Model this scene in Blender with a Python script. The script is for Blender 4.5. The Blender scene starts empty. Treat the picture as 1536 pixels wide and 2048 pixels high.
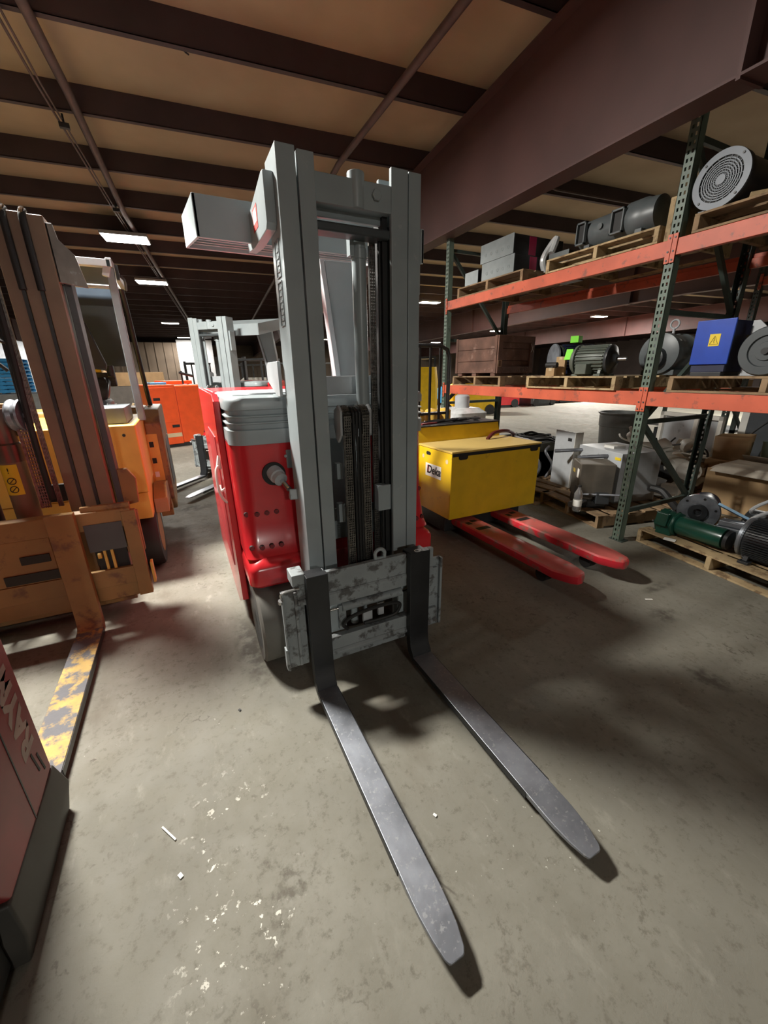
import bpy, bmesh, math, random
from mathutils import Vector, Matrix, Euler
random.seed(7)
PI = math.pi
col = bpy.context.scene.collection
sc = bpy.context.scene

# ------------------------------------------------------------ materials
MATS = {}
def mat(name, c, rough=.5, metal=0., var=.12, scale=6., wear=None, wamt=.5, wscale=9., bump=0., bscale=40., dust=None, damt=.0, emis=None, estr=0., alpha=1., trans=0., coat=0.):
    if name in MATS: return MATS[name]
    m = bpy.data.materials.new(name); m.use_nodes = True
    n, l = m.node_tree.nodes, m.node_tree.links
    b = n['Principled BSDF']
    b.inputs['Roughness'].default_value = rough
    b.inputs['Metallic'].default_value = metal
    if coat: b.inputs['Coat Weight'].default_value = coat; b.inputs['Coat Roughness'].default_value = .12
    if trans: b.inputs['Transmission Weight'].default_value = trans
    if alpha < 1: b.inputs['Alpha'].default_value = alpha
    tc = n.new('ShaderNodeTexCoord')
    nz = n.new('ShaderNodeTexNoise'); nz.inputs['Scale'].default_value = scale; nz.inputs['Detail'].default_value = 6
    l.new(tc.outputs['Object'], nz.inputs['Vector'])
    def mix(f, A, B):
        x = n.new('ShaderNodeMix'); x.data_type = 'RGBA'
        if hasattr(f, 'links'): l.new(f, x.inputs[0])
        else: x.inputs[0].default_value = f
        for s, v in ((6, A), (7, B)):
            if hasattr(v, 'links'): l.new(v, x.inputs[s])
            else: x.inputs[s].default_value = (*v, 1)
        return x.outputs[2]
    def ramp(src, a, bb):
        r = n.new('ShaderNodeMapRange'); r.inputs[1].default_value = a; r.inputs[2].default_value = bb
        l.new(src, r.inputs[0]); return r.outputs[0]
    lo = tuple(max(0, v*(1-var)) for v in c); hi = tuple(min(1, v*(1+var)) for v in c)
    o = mix(ramp(nz.outputs['Fac'], .35, .65), lo, hi)
    if wear:
        w = n.new('ShaderNodeTexNoise'); w.inputs['Scale'].default_value = wscale; w.inputs['Detail'].default_value = 9; w.inputs['Roughness'].default_value = .65
        l.new(tc.outputs['Object'], w.inputs['Vector'])
        t = .72-.35*wamt
        o = mix(ramp(w.outputs['Fac'], t-.03, t+.05), o, wear)
    if dust:
        g = n.new('ShaderNodeNewGeometry'); s = n.new('ShaderNodeSeparateXYZ'); l.new(g.outputs['Normal'], s.inputs[0])
        mu = n.new('ShaderNodeMath'); mu.operation = 'MULTIPLY'; mu.inputs[1].default_value = damt
        l.new(ramp(s.outputs[2], .5, .95), mu.inputs[0])
        o = mix(mu.outputs[0], o, dust)
    l.new(o, b.inputs['Base Color'])
    if bump:
        bn = n.new('ShaderNodeTexNoise'); bn.inputs['Scale'].default_value = bscale; bn.inputs['Detail'].default_value = 5
        l.new(tc.outputs['Object'], bn.inputs['Vector'])
        bp = n.new('ShaderNodeBump'); bp.inputs['Strength'].default_value = bump; bp.inputs['Distance'].default_value = .01
        l.new(bn.outputs['Fac'], bp.inputs['Height']); l.new(bp.outputs[0], b.inputs['Normal'])
    if emis:
        b.inputs['Emission Color'].default_value = (*emis, 1); b.inputs['Emission Strength'].default_value = estr
    MATS[name] = m
    return m

GREY = mat('truck_grey_paint', (.32,.365,.38), .34, var=.05, wear=(.42,.44,.44), wamt=.12, wscale=14)
GREYW = mat('worn_grey_paint', (.27,.30,.31), .5, var=.12, wear=(.09,.09,.09), wamt=.5, wscale=12, bump=.15)
DGREY = mat('dark_grey_paint', (.06,.07,.075), .45, var=.1)
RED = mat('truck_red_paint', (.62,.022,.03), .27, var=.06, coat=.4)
REDD = mat('faded_red_paint', (.42,.035,.04), .45, var=.15, wear=(.2,.02,.02), wamt=.3)
PJRED = mat('pallet_truck_red_paint', (.62,.025,.04), .42, var=.1, wear=(.25,.12,.1), wamt=.45, wscale=6, dust=(.3,.17,.13), damt=.5)
BLK = mat('black_steel', (.018,.019,.02), .45, var=.3, wear=(.05,.05,.05), wamt=.3)
BLKP = mat('black_fork_paint', (.014,.015,.017), .38, var=.3)
RUB = mat('black_rubber', (.015,.015,.015), .6, var=.2)
TIRE = mat('tire_rubber', (.14,.135,.12), .8, var=.15, scale=4)
STEEL = mat('worn_steel', (.27,.285,.32), .42, .7, var=.22, scale=7, wear=(.38,.39,.41), wamt=.35, wscale=60, bump=.05)
STEELE = mat('bare_steel_edge', (.4,.4,.4), .35, .9, var=.2)
CHROME = mat('chrome', (.7,.7,.7), .12, 1., var=.05)
CHAIN = mat('oiled_chain', (.17,.16,.145), .38, .8, var=.35, scale=60)
YEL = mat('yellow_paint', (.74,.47,.012), .42, var=.07, wear=(.5,.3,.02), wamt=.15)
YELTOP = mat('dusty_yellow_paint', (.62,.42,.09), .6, var=.1, dust=(.42,.31,.12), damt=.7)
AMB = mat('amber_yellow_paint', (.70,.43,.085), .4, var=.08)
AMBD = mat('grimy_shaded_amber_paint', (.29,.165,.055), .5, var=.18, scale=3, wear=(.16,.08,.04), wamt=.4, wscale=5)  # grimy amber, base colour also darkened for the carriage being in shade
AMBM = mat('mast_brown_paint', (.215,.135,.082), .42, var=.16, scale=3)
CHIP = mat('chipped_yellow_fork_paint', (.42,.28,.08), .7, var=.2, wear=(.11,.11,.12), wamt=.62, wscale=7, bump=.3)
ORG = mat('orange_paint', (.82,.10,.02), .42, var=.07)
GRN = mat('rack_green_paint', (.12,.165,.13), .5, var=.15, wear=(.06,.07,.06), wamt=.3)
RGRN = mat('rack_dark_green_paint', (.05,.07,.06), .5, var=.15)
BEAM = mat('rack_orange_paint', (.6,.12,.06), .5, var=.15, scale=3, wear=(.28,.09,.06), wamt=.35)
WOOD = mat('pallet_wood', (.27,.18,.10), .8, var=.28, scale=5, wear=(.17,.11,.06), wamt=.45, bump=.3)
WOODL = mat('light_pallet_wood', (.42,.31,.17), .8, var=.3, scale=4, wear=(.2,.13,.07), wamt=.5, bump=.3)
WOODD = mat('dark_crate_wood', (.13,.065,.045), .75, var=.3, scale=5, wear=(.22,.13,.1), wamt=.3, bump=.3)
CARD = mat('cardboard', (.44,.29,.15), .85, var=.1)
CARDL = mat('pale_cardboard', (.6,.48,.3), .85, var=.1)
WHT = mat('white_plastic', (.66,.64,.58), .5, var=.1)
PAPER = mat('paper_white', (.78,.77,.72), .8, var=.05)
CAB = mat('light_grey_cabinet_paint', (.42,.44,.46), .45, var=.08, wear=(.25,.26,.26), wamt=.15)
MGREEN = mat('gear_motor_green', (.01,.075,.05), .3, var=.15, coat=.3)
MGREY = mat('motor_grey_paint', (.10,.115,.12), .4, var=.15)
MOLIVE = mat('motor_olive_paint', (.10,.115,.095), .45, var=.15)
MDARK = mat('motor_dark_paint', (.03,.033,.036), .38, var=.2)
MNAVY = mat('motor_navy_paint', (.02,.025,.06), .4, var=.2)
FLAN = mat('machined_flange', (.3,.33,.37), .4, .6, var=.2, scale=14)
BLUE = mat('blue_paint', (.012,.06,.42), .35, var=.1)
BLUEL = mat('light_blue_paint', (.05,.3,.6), .5, var=.1)
LIME = mat('lime_tag_paper', (.2,.75,.03), .6, var=.05)
YLAB = mat('yellow_label', (.8,.58,.02), .5, var=.05)
INK = mat('black_ink', (.01,.01,.01), .6, var=0.)
WINK = mat('white_ink', (.75,.75,.75), .6, var=.05)
REDINK = mat('red_ink', (.6,.03,.02), .6, var=.0)
PLAS = mat('clear_plastic', (.9,.9,.9), .15, var=0., trans=.9)
WRAP = mat('stretch_wrap', (.6,.62,.62), .25, var=.2, bump=.8, bscale=14)
FGREEN = mat('pale_green_plastic', (.25,.4,.33), .4, var=.1)
SEATM = mat('black_vinyl', (.015,.016,.018), .28, var=.1)
CURT = mat('dark_slate_panel', (.05,.057,.065), .6, var=.1)
BOXG = mat('galvanized_grey_paint', (.20,.225,.23), .35, .3, var=.12, scale=5)
MAG = mat('magenta_sticker', (.5,.02,.1), .5, var=.05)
PURL = mat('purlin_primer', (.055,.035,.037), .6, var=.2, scale=1.5)
RAFT = mat('rafter_red_oxide', (.082,.038,.034), .65, var=.16, scale=1.2)
PIPE = mat('pipe_paint', (.10,.06,.055), .5, var=.2)

# ------------------------------------------------------------ mesh builder
class MB:
    def __init__(s): s.bm = bmesh.new()
    def _add(s, vs, fs, M=None):
        vv = [s.bm.verts.new(M @ Vector(v) if M else Vector(v)) for v in vs]
        for f in fs:
            try: s.bm.faces.new([vv[i] for i in f])
            except ValueError: pass
        return s
    def box(s, x0, x1, y0, y1, z0, z1, M=None):
        v = [(x0,y0,z0),(x1,y0,z0),(x1,y1,z0),(x0,y1,z0),(x0,y0,z1),(x1,y0,z1),(x1,y1,z1),(x0,y1,z1)]
        return s._add(v, [(3,2,1,0),(4,5,6,7),(0,1,5,4),(1,2,6,5),(2,3,7,6),(3,0,4,7)], M)
    def cbox(s, c, d, rot=(0,0,0)):
        M = Matrix.Translation(c) @ Euler(rot).to_matrix().to_4x4()
        return s.box(-d[0]/2, d[0]/2, -d[1]/2, d[1]/2, -d[2]/2, d[2]/2, M)
    def prism(s, pts, axis, a, b, M=None):
        # pts: 2-D outline; axis 0: (y,z) swept in x; 1: (x,z) swept in y; 2: (x,y) swept in z
        def P(p, t):
            return (t,p[0],p[1]) if axis == 0 else ((p[0],t,p[1]) if axis == 1 else (p[0],p[1],t))
        n = len(pts)
        v = [P(p, a) for p in pts]+[P(p, b) for p in pts]
        f = [tuple(range(n))[::-1], tuple(range(n, 2*n))]+[(i, (i+1) % n, n+(i+1) % n, n+i) for i in range(n)]
        s._add(v, f, M); return s
    def loft(s, rings, cap=True):
        n = len(rings[0]); v = [p for r in rings for p in r]; f = []
        for k in range(len(rings)-1):
            for i in range(n):
                j = (i+1) % n; f.append((k*n+i, k*n+j, (k+1)*n+j, (k+1)*n+i))
        if cap:
            f.append(tuple(range(n))[::-1]); f.append(tuple((len(rings)-1)*n+i for i in range(n)))
        return s._add(v, f)
    def lathe(s, prof, p0, d, n=24, ring=False):
        # prof: (distance along axis, radius); axis from p0 in direction d
        d = Vector(d).normalized(); p0 = Vector(p0)
        q = d.to_track_quat('Z', 'Y'); rings = []
        for t, r in prof:
            rings.append([p0+q @ Vector((max(r, 1e-4)*math.cos(2*PI*i/n), max(r, 1e-4)*math.sin(2*PI*i/n), t)) for i in range(n)])
        if ring: rings.append(rings[0])
        return s.loft(rings, cap=not ring)
    def cyl(s, a, b, r, n=16, r2=None):
        a = Vector(a); b = Vector(b); L = (b-a).length
        return s.lathe([(0, r), (L, r if r2 is None else r2)], a, b-a, n)
    def bar(s, a, b, w, h, up=(0,0,1)):
        a = Vector(a); b = Vector(b); d = (b-a).normalized(); u = Vector(up)
        x = d.cross(u)
        if x.length < 1e-4: x = d.cross(Vector((1,0,0)))
        x.normalize(); z = x.cross(d)
        R = [[p+x*sx*w/2+z*sz*h/2 for sx, sz in ((-1,-1),(1,-1),(1,1),(-1,1))] for p in (a, b)]
        return s.loft(R)
    def tube(s, pts, r, n=8, smooth=True):
        P = [Vector(p) for p in pts]
        if smooth and len(P) > 2:
            Q = []
            for i in range(len(P)-1):
                p0, p1, p2, p3 = P[max(i-1,0)], P[i], P[i+1], P[min(i+2,len(P)-1)]
                for k in range(5):
                    t = k/5
                    Q.append(.5*((2*p1)+(p2-p0)*t+(2*p0-5*p1+4*p2-p3)*t*t+(3*p1-p0-3*p2+p3)*t**3))
            Q.append(P[-1]); P = Q
        rings = []; prev = None
        for i, p in enumerate(P):
            d = (P[min(i+1,len(P)-1)]-P[max(i-1,0)]).normalized()
            if prev is None:
                x = d.orthogonal().normalized()
            else:
                x = (prev-d*prev.dot(d)).normalized()
            prev = x; y = d.cross(x)
            rings.append([p+x*r*math.cos(2*PI*k/n)+y*r*math.sin(2*PI*k/n) for k in range(n)])
        return s.loft(rings)
    def build(s, name, m, parent=None, bevel=0., seg=2, smooth=True, kind=None):
        bmesh.ops.recalc_face_normals(s.bm, faces=s.bm.faces)
        o0 = origin(parent)
        if parent is None:
            xs = [v.co for v in s.bm.verts]
            o0 = Vector(((min(v.x for v in xs)+max(v.x for v in xs))/2, (min(v.y for v in xs)+max(v.y for v in xs))/2, min(v.z for v in xs)))
        if o0.length: bmesh.ops.translate(s.bm, verts=s.bm.verts, vec=-o0)
        me = bpy.data.meshes.new(name); s.bm.to_mesh(me); s.bm.free()
        me.materials.append(m)
        if smooth:
            me.shade_smooth(); me.set_sharp_from_angle(angle=math.radians(38))
        ob = bpy.data.objects.new(name, me); col.objects.link(ob)
        if parent is None: ob.location = o0
        else: ob.parent = parent
        if bevel:
            bv = ob.modifiers.new('bevel', 'BEVEL'); bv.width = bevel; bv.segments = seg; bv.limit_method = 'ANGLE'; bv.angle_limit = math.radians(50); bv.harden_normals = True
        if kind: ob['kind'] = kind
        return ob
def origin(p):
    o = Vector((0,0,0))
    while p is not None:
        o = o+Vector(p.location); p = p.parent
    return o
def tag(o, label, cat, group=None, kind=None):
    o['label'] = label; o['category'] = cat
    if group: o['group'] = group
    if kind: o['kind'] = kind
    return o
def thing(name, label, cat, loc, group=None):
    o = bpy.data.objects.new(name, None); o.empty_display_size = .1; col.objects.link(o); o.location = loc
    return tag(o, label, cat, group)
def dup(o, parent=None):
    c = o.copy(); col.objects.link(c); c.parent = parent
    for ch in o.children: dup(ch, c)
    return c
def relabel(o, label, cat=None):
    o['label'] = label
    if cat: o['category'] = cat
    return o
def struct(ob):
    ob['kind'] = 'structure'; return ob
def box(name, m, parent, *a, bevel=.004, **k): return MB().box(*a).build(name, m, parent, bevel=bevel, **k)
def text(name, body, size, loc, X, Y, m, parent, depth=.0006, shear=0, align='CENTER', sx=1., bold=0.):
    # X: reading direction, Y: up direction of the letters
    c = bpy.data.curves.new(name, 'FONT'); c.body = body; c.size = size; c.extrude = depth; c.shear = shear; c.offset = bold
    c.align_x = align; c.align_y = 'CENTER'
    t = bpy.data.objects.new(name, c); col.objects.link(t)
    me = bpy.data.meshes.new_from_object(t); bpy.data.objects.remove(t)
    X = Vector(X).normalized(); Y = Vector(Y).normalized(); Z = X.cross(Y)
    M = Matrix(((X.x*sx,Y.x,Z.x,0),(X.y*sx,Y.y,Z.y,0),(X.z*sx,Y.z,Z.z,0),(0,0,0,1)))
    me.transform(Matrix.Translation(Vector(loc)-origin(parent)) @ M)
    me.materials.clear(); me.materials.append(m)
    o = bpy.data.objects.new(name, me); col.objects.link(o); o.parent = parent
    return o
def rrect(x0, x1, y0, y1, r, z, d=0., n=6):
    x0 += d; x1 -= d; y0 += d; y1 -= d; out = []
    for cx, cy, a in ((x1-r,y0+r,-90),(x1-r,y1-r,0),(x0+r,y1-r,90),(x0+r,y0+r,180)):
        for k in range(n+1):
            t = math.radians(a+90*k/n); out.append((cx+r*math.cos(t), cy+r*math.sin(t), z))
    return out
def chain(mb, x, y, z0, z1, w=.03, p=.0127, d=.016):
    z = z0; k = 0
    while z < z1:
        mb.box(x-w/2, x+w/2, y-d*.3, y+d*.3, z+.002, z+p*.55)
        for j in (-1, -.33, .33, 1):
            mb.box(x+j*w/2-.0022, x+j*w/2+.0022, y-d/2, y+d/2, z-(.002 if k % 2 else 0), z+p*.98)
        z += p; k += 1
# ------------------------------------------------------------ building
YA = math.radians(5.5)
XR = Vector((math.cos(YA), -math.sin(YA), 0)); YR = Vector((math.sin(YA), math.cos(YA), 0))
def RF(xr, yr, z): return XR*xr+YR*yr+Vector((0,0,z))
RM = Matrix.Rotation(-YA, 4, 'Z')

_c = [RM @ Vector(p) for p in ((-16,-16,0),(40,-16,0),(-16,50,0),(40,50,0))]
FOX = (min(p.x for p in _c)+max(p.x for p in _c))/2; FOY = (min(p.y for p in _c)+max(p.y for p in _c))/2
def floor_material():
    m = bpy.data.materials.new('stained_concrete'); m.use_nodes = True
    n, l = m.node_tree.nodes, m.node_tree.links; b = n['Principled BSDF']
    tc = n.new('ShaderNodeTexCoord'); P = tc.outputs['Object']
    def noise(s, det=8, rough=.6, sy=1.):
        x = n.new('ShaderNodeTexNoise'); x.inputs['Scale'].default_value = s; x.inputs['Detail'].default_value = det; x.inputs['Roughness'].default_value = rough
        mp = n.new('ShaderNodeMapping'); mp.inputs['Scale'].default_value = (1, sy, 1); l.new(P, mp.inputs[0]); l.new(mp.outputs[0], x.inputs['Vector']); return x.outputs['Fac']
    def rng(s, a, bb, c=0., d=1.):
        r = n.new('ShaderNodeMapRange'); r.interpolation_type = 'SMOOTHSTEP'
        for i, v in ((1,a),(2,bb),(3,c),(4,d)): r.inputs[i].default_value = v
        l.new(s, r.inputs[0]); return r.outputs[0]
    def mix(f, A, B, mode='MIX'):
        x = n.new('ShaderNodeMix'); x.data_type = 'RGBA'; x.blend_type = mode
        l.new(f, x.inputs[0]) if hasattr(f, 'links') else setattr(x.inputs[0], 'default_value', f)
        for s, v in ((6, A), (7, B)):
            l.new(v, x.inputs[s]) if hasattr(v, 'links') else setattr(x.inputs[s], 'default_value', (*v, 1))
        return x.outputs[2]
    def mul(a, bb):
        x = n.new('ShaderNodeMath'); x.operation = 'MULTIPLY'; l.new(a, x.inputs[0]); l.new(bb, x.inputs[1]); return x.outputs[0]
    c = mix(rng(noise(.9, 6), .3, .7), (.148,.141,.116), (.215,.205,.168))
    c = mix(rng(noise(5, 10, .7), .35, .75), c, (.170,.160,.127))
    c = mix(rng(noise(2.2, 6, .6, .35), .52, .72), c, (.125,.108,.082))
    st = noise(1.3, 9, .72)
    c = mix(mul(rng(st, .62, .68), rng(noise(26, 5), .4, .6)), c, (.10,.088,.066))
    # scraped rings and lifted patches
    edge = mul(rng(noise(6.5, 4, .6), .545, .565), rng(noise(6.5, 4, .6), .60, .575))
    c = mix(mul(mul(edge, rng(noise(19, 6), .50, .58)), rng(noise(.8, 2), .5, .6)), c, (.10,.088,.068))
    # fine hairline scratches
    v = n.new('ShaderNodeTexVoronoi'); v.feature = 'DISTANCE_TO_EDGE'; v.inputs['Scale'].default_value = .8
    l.new(P, v.inputs['Vector'])
    c = mix(mul(rng(v.outputs['Distance'], .004, .001), rng(noise(1.7, 3), .66, .70)), c, (.10,.09,.07))
    c = mix(rng(noise(28, 8, .75), .52, .66), c, (.135,.124,.098))
    c = mix(rng(noise(11, 8, .7, .5), .55, .72), c, (.225,.215,.178))
    # pale flecks of paint
    fl = mul(rng(noise(60, 3, .5), .70, .73), rng(noise(1.7, 4), .55, .68))
    def spot(cx, cy, ax, ay):
        mp = n.new('ShaderNodeMapping'); mp.vector_type = 'TEXTURE'; mp.inputs['Location'].default_value = (cx, cy, 0); mp.inputs['Scale'].default_value = (ax, ay, 1)
        l.new(P, mp.inputs[0]); q = n.new('ShaderNodeVectorMath'); q.operation = 'LENGTH'; l.new(mp.outputs[0], q.inputs[0]); return rng(q.outputs['Value'], 1., .3)
    c = mix(mul(mul(rng(noise(38, 5, .6), .60, .64), rng(noise(9, 3), .50, .58)), spot(-.08-FOX, .95-FOY, .26, .6)), c, (.68,.66,.58))
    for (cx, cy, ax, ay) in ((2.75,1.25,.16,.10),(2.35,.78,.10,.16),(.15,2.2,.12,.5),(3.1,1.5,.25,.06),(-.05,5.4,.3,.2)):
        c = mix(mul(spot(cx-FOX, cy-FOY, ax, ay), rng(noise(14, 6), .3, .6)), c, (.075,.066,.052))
    c = mix(fl, c, (.6,.59,.52))
    l.new(c, b.inputs['Base Color'])
    l.new(rng(noise(7, 6), .3, .7, .68, .85), b.inputs['Roughness'])
    bp = n.new('ShaderNodeBump'); bp.inputs['Strength'].default_value = .25; bp.inputs['Distance'].default_value = .01
    l.new(noise(35, 8, .7), bp.inputs['Height']); l.new(bp.outputs[0], b.inputs['Normal'])
    return m
def ceiling_material():
    m = bpy.data.materials.new('insulation_fabric'); m.use_nodes = True
    n, l = m.node_tree.nodes, m.node_tree.links; b = n['Principled BSDF']; b.inputs['Roughness'].default_value = .75
    tc = n.new('ShaderNodeTexCoord'); x = n.new('ShaderNodeTexNoise'); x.inputs['Scale'].default_value = 1.2; x.inputs['Detail'].default_value = 7
    l.new(tc.outputs['Object'], x.inputs['Vector'])
    r = n.new('ShaderNodeValToRGB'); r.color_ramp.elements[0].position = .3; r.color_ramp.elements[1].position = .7
    r.color_ramp.elements[0].color = (.38,.275,.17,1); r.color_ramp.elements[1].color = (.47,.35,.225,1)
    l.new(x.outputs['Fac'], r.inputs[0]); l.new(r.outputs[0], b.inputs['Base Color'])
    return m
FLOORM = floor_material(); CEILM = ceiling_material()
MB().box(-16, 40, -16, 50, -.2, 0, RM).build('floor', FLOORM, kind='structure')
# ceiling insulation sagging a little between purlins
SP = 1.42; P0 = 5.06-SP*15; NP = 46
mb = MB(); rings = []
ys = []
for k in range(NP):
    for t in (0, .25, .5, .75): ys.append((P0+SP*(k+t), 4.70-.03*math.sin(PI*t)))
xs = [-16+i*2.0 for i in range(29)]
vs = [RF(x, y, z) for (y, z) in ys for x in xs]; nx = len(xs)
fs = [(j*nx+i, j*nx+i+1, (j+1)*nx+i+1, (j+1)*nx+i) for j in range(len(ys)-1) for i in range(nx-1)]
mb._add(vs, fs); c = mb.build('ceiling', CEILM, kind='structure')
so = c.modifiers.new('thick', 'SOLIDIFY'); so.thickness = .05; so.offset = -1
mb = MB()
for x in [-14.4+i*1.83 for i in range(27)]:
    mb.box(x-.03, x+.03, -7.5, 48, 4.655, 4.68, RM)
SEAM = mat('insulation_seam_tape', (.5,.38,.24), .7, var=.1)
mb.build('trim_1', SEAM, kind='structure')
k = 0
for i in range(NP):
    y = P0+SP*i
    if y < -15.5 or y > 46: continue
    k += 1
    mb = MB(); mb.box(-15.5, 39, y, y+.012, 4.4, 4.69, RM); mb.box(-15.5, 39, y, y+.07, 4.4, 4.412, RM); mb.box(-15.5, 39, y-.07, y+.012, 4.66, 4.69, RM)
    mb.build('trim_%d' % (k+1), PURL, kind='structure')
TR = k+2
# tapered rafters
def rafter(xr, n, y0=-15.5, y1=46):
    mb = MB(); zb = lambda y: 3.10+.045*y if y < 8 else 3.46-.002*(y-8)
    Y = [y0, 2.04, 8, y1]
    for a, b2 in zip(Y[:-1], Y[1:]):
        for (w0, w1, h0, h1) in ((-.005,.005,0,None), (-.11,.11,-.016,0), (-.11,.11,'t',None)):
            if h0 == 't': v = [(w0,a,4.385),(w1,a,4.385),(w1,b2,4.385),(w0,b2,4.385),(w0,a,4.4),(w1,a,4.4),(w1,b2,4.4),(w0,b2,4.4)]
            else:
                t0 = 4.39 if h1 is None else zb(a)+h1; t1 = 4.39 if h1 is None else zb(b2)+h1
                v = [(w0,a,zb(a)+h0),(w1,a,zb(a)+h0),(w1,b2,zb(b2)+h0),(w0,b2,zb(b2)+h0),(w0,a,t0),(w1,a,t0),(w1,b2,t1),(w0,b2,t1)]
            v = [RF(xr+p[0], p[1], p[2]) for p in v]
            mb._add(v, [(3,2,1,0),(4,5,6,7),(0,1,5,4),(1,2,6,5),(2,3,7,6),(3,0,4,7)])
    for y in (2.04, 9.6, 18, 26.5):
        mb.box(xr-.11, xr+.11, y-.012, y+.012, zb(y)-.03, 4.39, RM)
    mb.build('trim_%d' % n, RAFT, kind='structure')
rafter(3.08, TR); rafter(11.5, TR+1); rafter(21.5, TR+2); rafter(-9.5, TR+3)
WALLM = mat('brown_wall_siding', (.20,.15,.11), .7, var=.2, scale=.6)
WALLG = mat('dark_wall_siding', (.2,.16,.15), .7, var=.15, scale=.6)
def wallx(name, x0, x1, y, m):
    mb = MB(); mb.box(x0, x1, y, y+.15, 0, 4.70, RM)
    i = x0+.1
    while i < x1-.2:
        mb.box(i, i+.08, y-.04, y, 0, 4.68, RM); i += .6
    mb.build(name, m, kind='structure')
wallx('wall_back', -16, 40, 46, WALLM)
MB().box(-16, 40, -16.15, -16, 0, 4.70, RM).build('wall_front', WALLG, kind='structure')
MB().box(-16.15, -16, -16, 46, 0, 4.70, RM).build('wall_left', WALLG, kind='structure')
MB().box(40, 40.15, -16, 46, 0, 4.70, RM).build('wall_right', WALLG, kind='structure')
DOORW = mat('white_door_paint', (.7,.7,.72), .5, var=.05)
MB().box(-1.9, 1.3, 45.9, 45.99, 0, 3.4, RM).build('door_1', DOORW, kind='structure')
MB().box(11.2, 14.0, 45.9, 45.99, 0, 3.2, RM).build('door_2', DOORW, kind='structure')
# far partition faced with brown panels
mb = MB(); mb.box(-8.2, -3.1, 36, 36.1, 0, 4.0, RM)
for i in range(9): mb.box(-8.2+.6*i, -8.13+.6*i, 35.95, 36, 0, 4.0, RM)
mb.build('wall_inner', WALLM, kind='structure')
MB().box(-3.1, -.6, 36, 36.1, 0, 4.2, RM).build('door_3', DOORW, kind='structure')
MB().box(-16, -8.2, 36, 36.1, 0, 4.2, RM).build('wall_inner_left', mat('pale_block_wall', (.4,.42,.45), .7), kind='structure')

# ceiling pipes and cables
def pipe(name, label, pts, r, m=PIPE, cat='pipe', group=None, n=10):
    o = MB().tube([RF(*p) for p in pts], r, n, smooth=False).build(name, m); return tag(o, label, cat, group)
pipe('sprinkler_pipe', 'thick dark pipe running under the purlins at the upper left', [(-1.05,3.2,4.358),(-1.12,6,4.358),(-1.3,9.6,4.358),(-1.35,30,4.358)], .045)
pipe('conduit', 'thin dark conduit at the upper left, the left of the pair beside the thick pipe', [(-1.24,3.2,4.36),(-1.37,6,4.36),(-1.44,9.4,4.36),(-1.5,26,4.36)], .012, cat='conduit', group='thin conduits under the purlins')
pipe('conduit', 'thin dark conduit at the upper left, closer to the thick pipe', [(-1.19,3.2,4.36),(-1.33,6,4.36),(-1.40,9.4,4.36),(-1.46,26,4.36)], .010, cat='conduit', group='thin conduits under the purlins')
pipe('sprinkler_pipe', 'dark pipe passing above the tall grey mast towards the top of the photo', [(2.28,2.2,4.33),(2.0,5,4.33),(1.85,6.5,4.33),(1.7,30,4.33)], .04)
pipe('conduit', 'thin black cable strung under the ceiling beyond the rack top', [(3.3,5.75,4.36),(5.2,6.0,4.25),(8.0,6.3,4.38),(9.5,6.2,4.38)], .014, cat='cable')
for i, (xr, yr) in enumerate(((-1.33,6.6),(-1.36,9.2))):
    mb = MB(); p = RF(xr, yr, 4.3); mb.cbox(p, (.10,.05,.05)); mb.cbox(p+Vector((0,0,.06)), (.02,.02,.10))
    tag(mb.build('pipe_hanger', BLK, bevel=.004), ('black pipe hanger at the upper left, the nearer one','black pipe hanger at the upper left, the farther one by the light')[i], 'hanger', 'conduit hangers')
mb = MB(); p = RF(.04, 5.3, 4.55); mb.cbox(p, (.05,.05,.03)); mb.tube([p+Vector((-.02,0,0)), p+Vector((.0,0,-.05)), p+Vector((.04,.02,-.06))], .008, 5)
tag(mb.build('hook', BLK), 'small black hook poking through the tan ceiling fabric', 'hook')

# ------------------------------------------------------------ lights
LENS = mat('lit_lamp_lens', (.9,.9,.9), .4, var=0., emis=(1.,.97,.88), estr=9)
LENS2 = mat('lit_far_lamp_lens', (.9,.9,.9), .4, var=0., emis=(1.,.97,.88), estr=22)
FIX = mat('lamp_housing', (.4,.4,.4), .5, var=.05)
def lamp(xr, yr, label, W, z=4.23, lx=.78, ly=.34, lens=None, group='high bay ceiling lights', ang=0):
    p = RF(xr, yr, z)
    t = thing('ceiling_light', label, 'ceiling light', p, group)
    mb = MB(); mb.box(-lx/2-.02, lx/2+.02, -ly/2-.02, ly/2+.02, 0, .06, Matrix.Translation(p) @ RM); mb.build('housing', FIX, t, bevel=.005)
    mb = MB(); mb.box(-lx/2, lx/2, -ly/2, ly/2, -.012, 0, Matrix.Translation(p) @ RM); mb.build('lens', lens or LENS2, t)
    mb = MB()
    for s in (-1, 1): mb.cyl(p+XR*s*lx*.35+Vector((0,0,.06)), p+XR*s*lx*.35+Vector((0,0,4.40-z+.02)), .004, 6)
    mb.build('hanger_cable', BLK, t)
    ld = bpy.data.lights.new('lamp_light', 'AREA'); ld.shape = 'RECTANGLE'; ld.size = lx; ld.size_y = ly; ld.energy = W; ld.color = (1,.965,.89)
    lo = bpy.data.objects.new('lamp_light', ld); col.objects.link(lo); lo.location = p+Vector((0,0,-.02)); lo.rotation_euler = (0,0,-YA); lo['kind'] = 'structure'
    return t
lamp(-1.5, 3.78, 'ceiling light just out of frame above the aisle at the left', 390, group=None)
lamp(.6, -9.5, 'added fill light, unseen behind the camera at the left', 310, group=None)  # invented front fill, lifts the mast and other front faces
lamp(4.8, -9.5, 'added fill light, unseen behind the camera at the right', 70, group=None)  # second, weaker fill lamp added out of view
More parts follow.
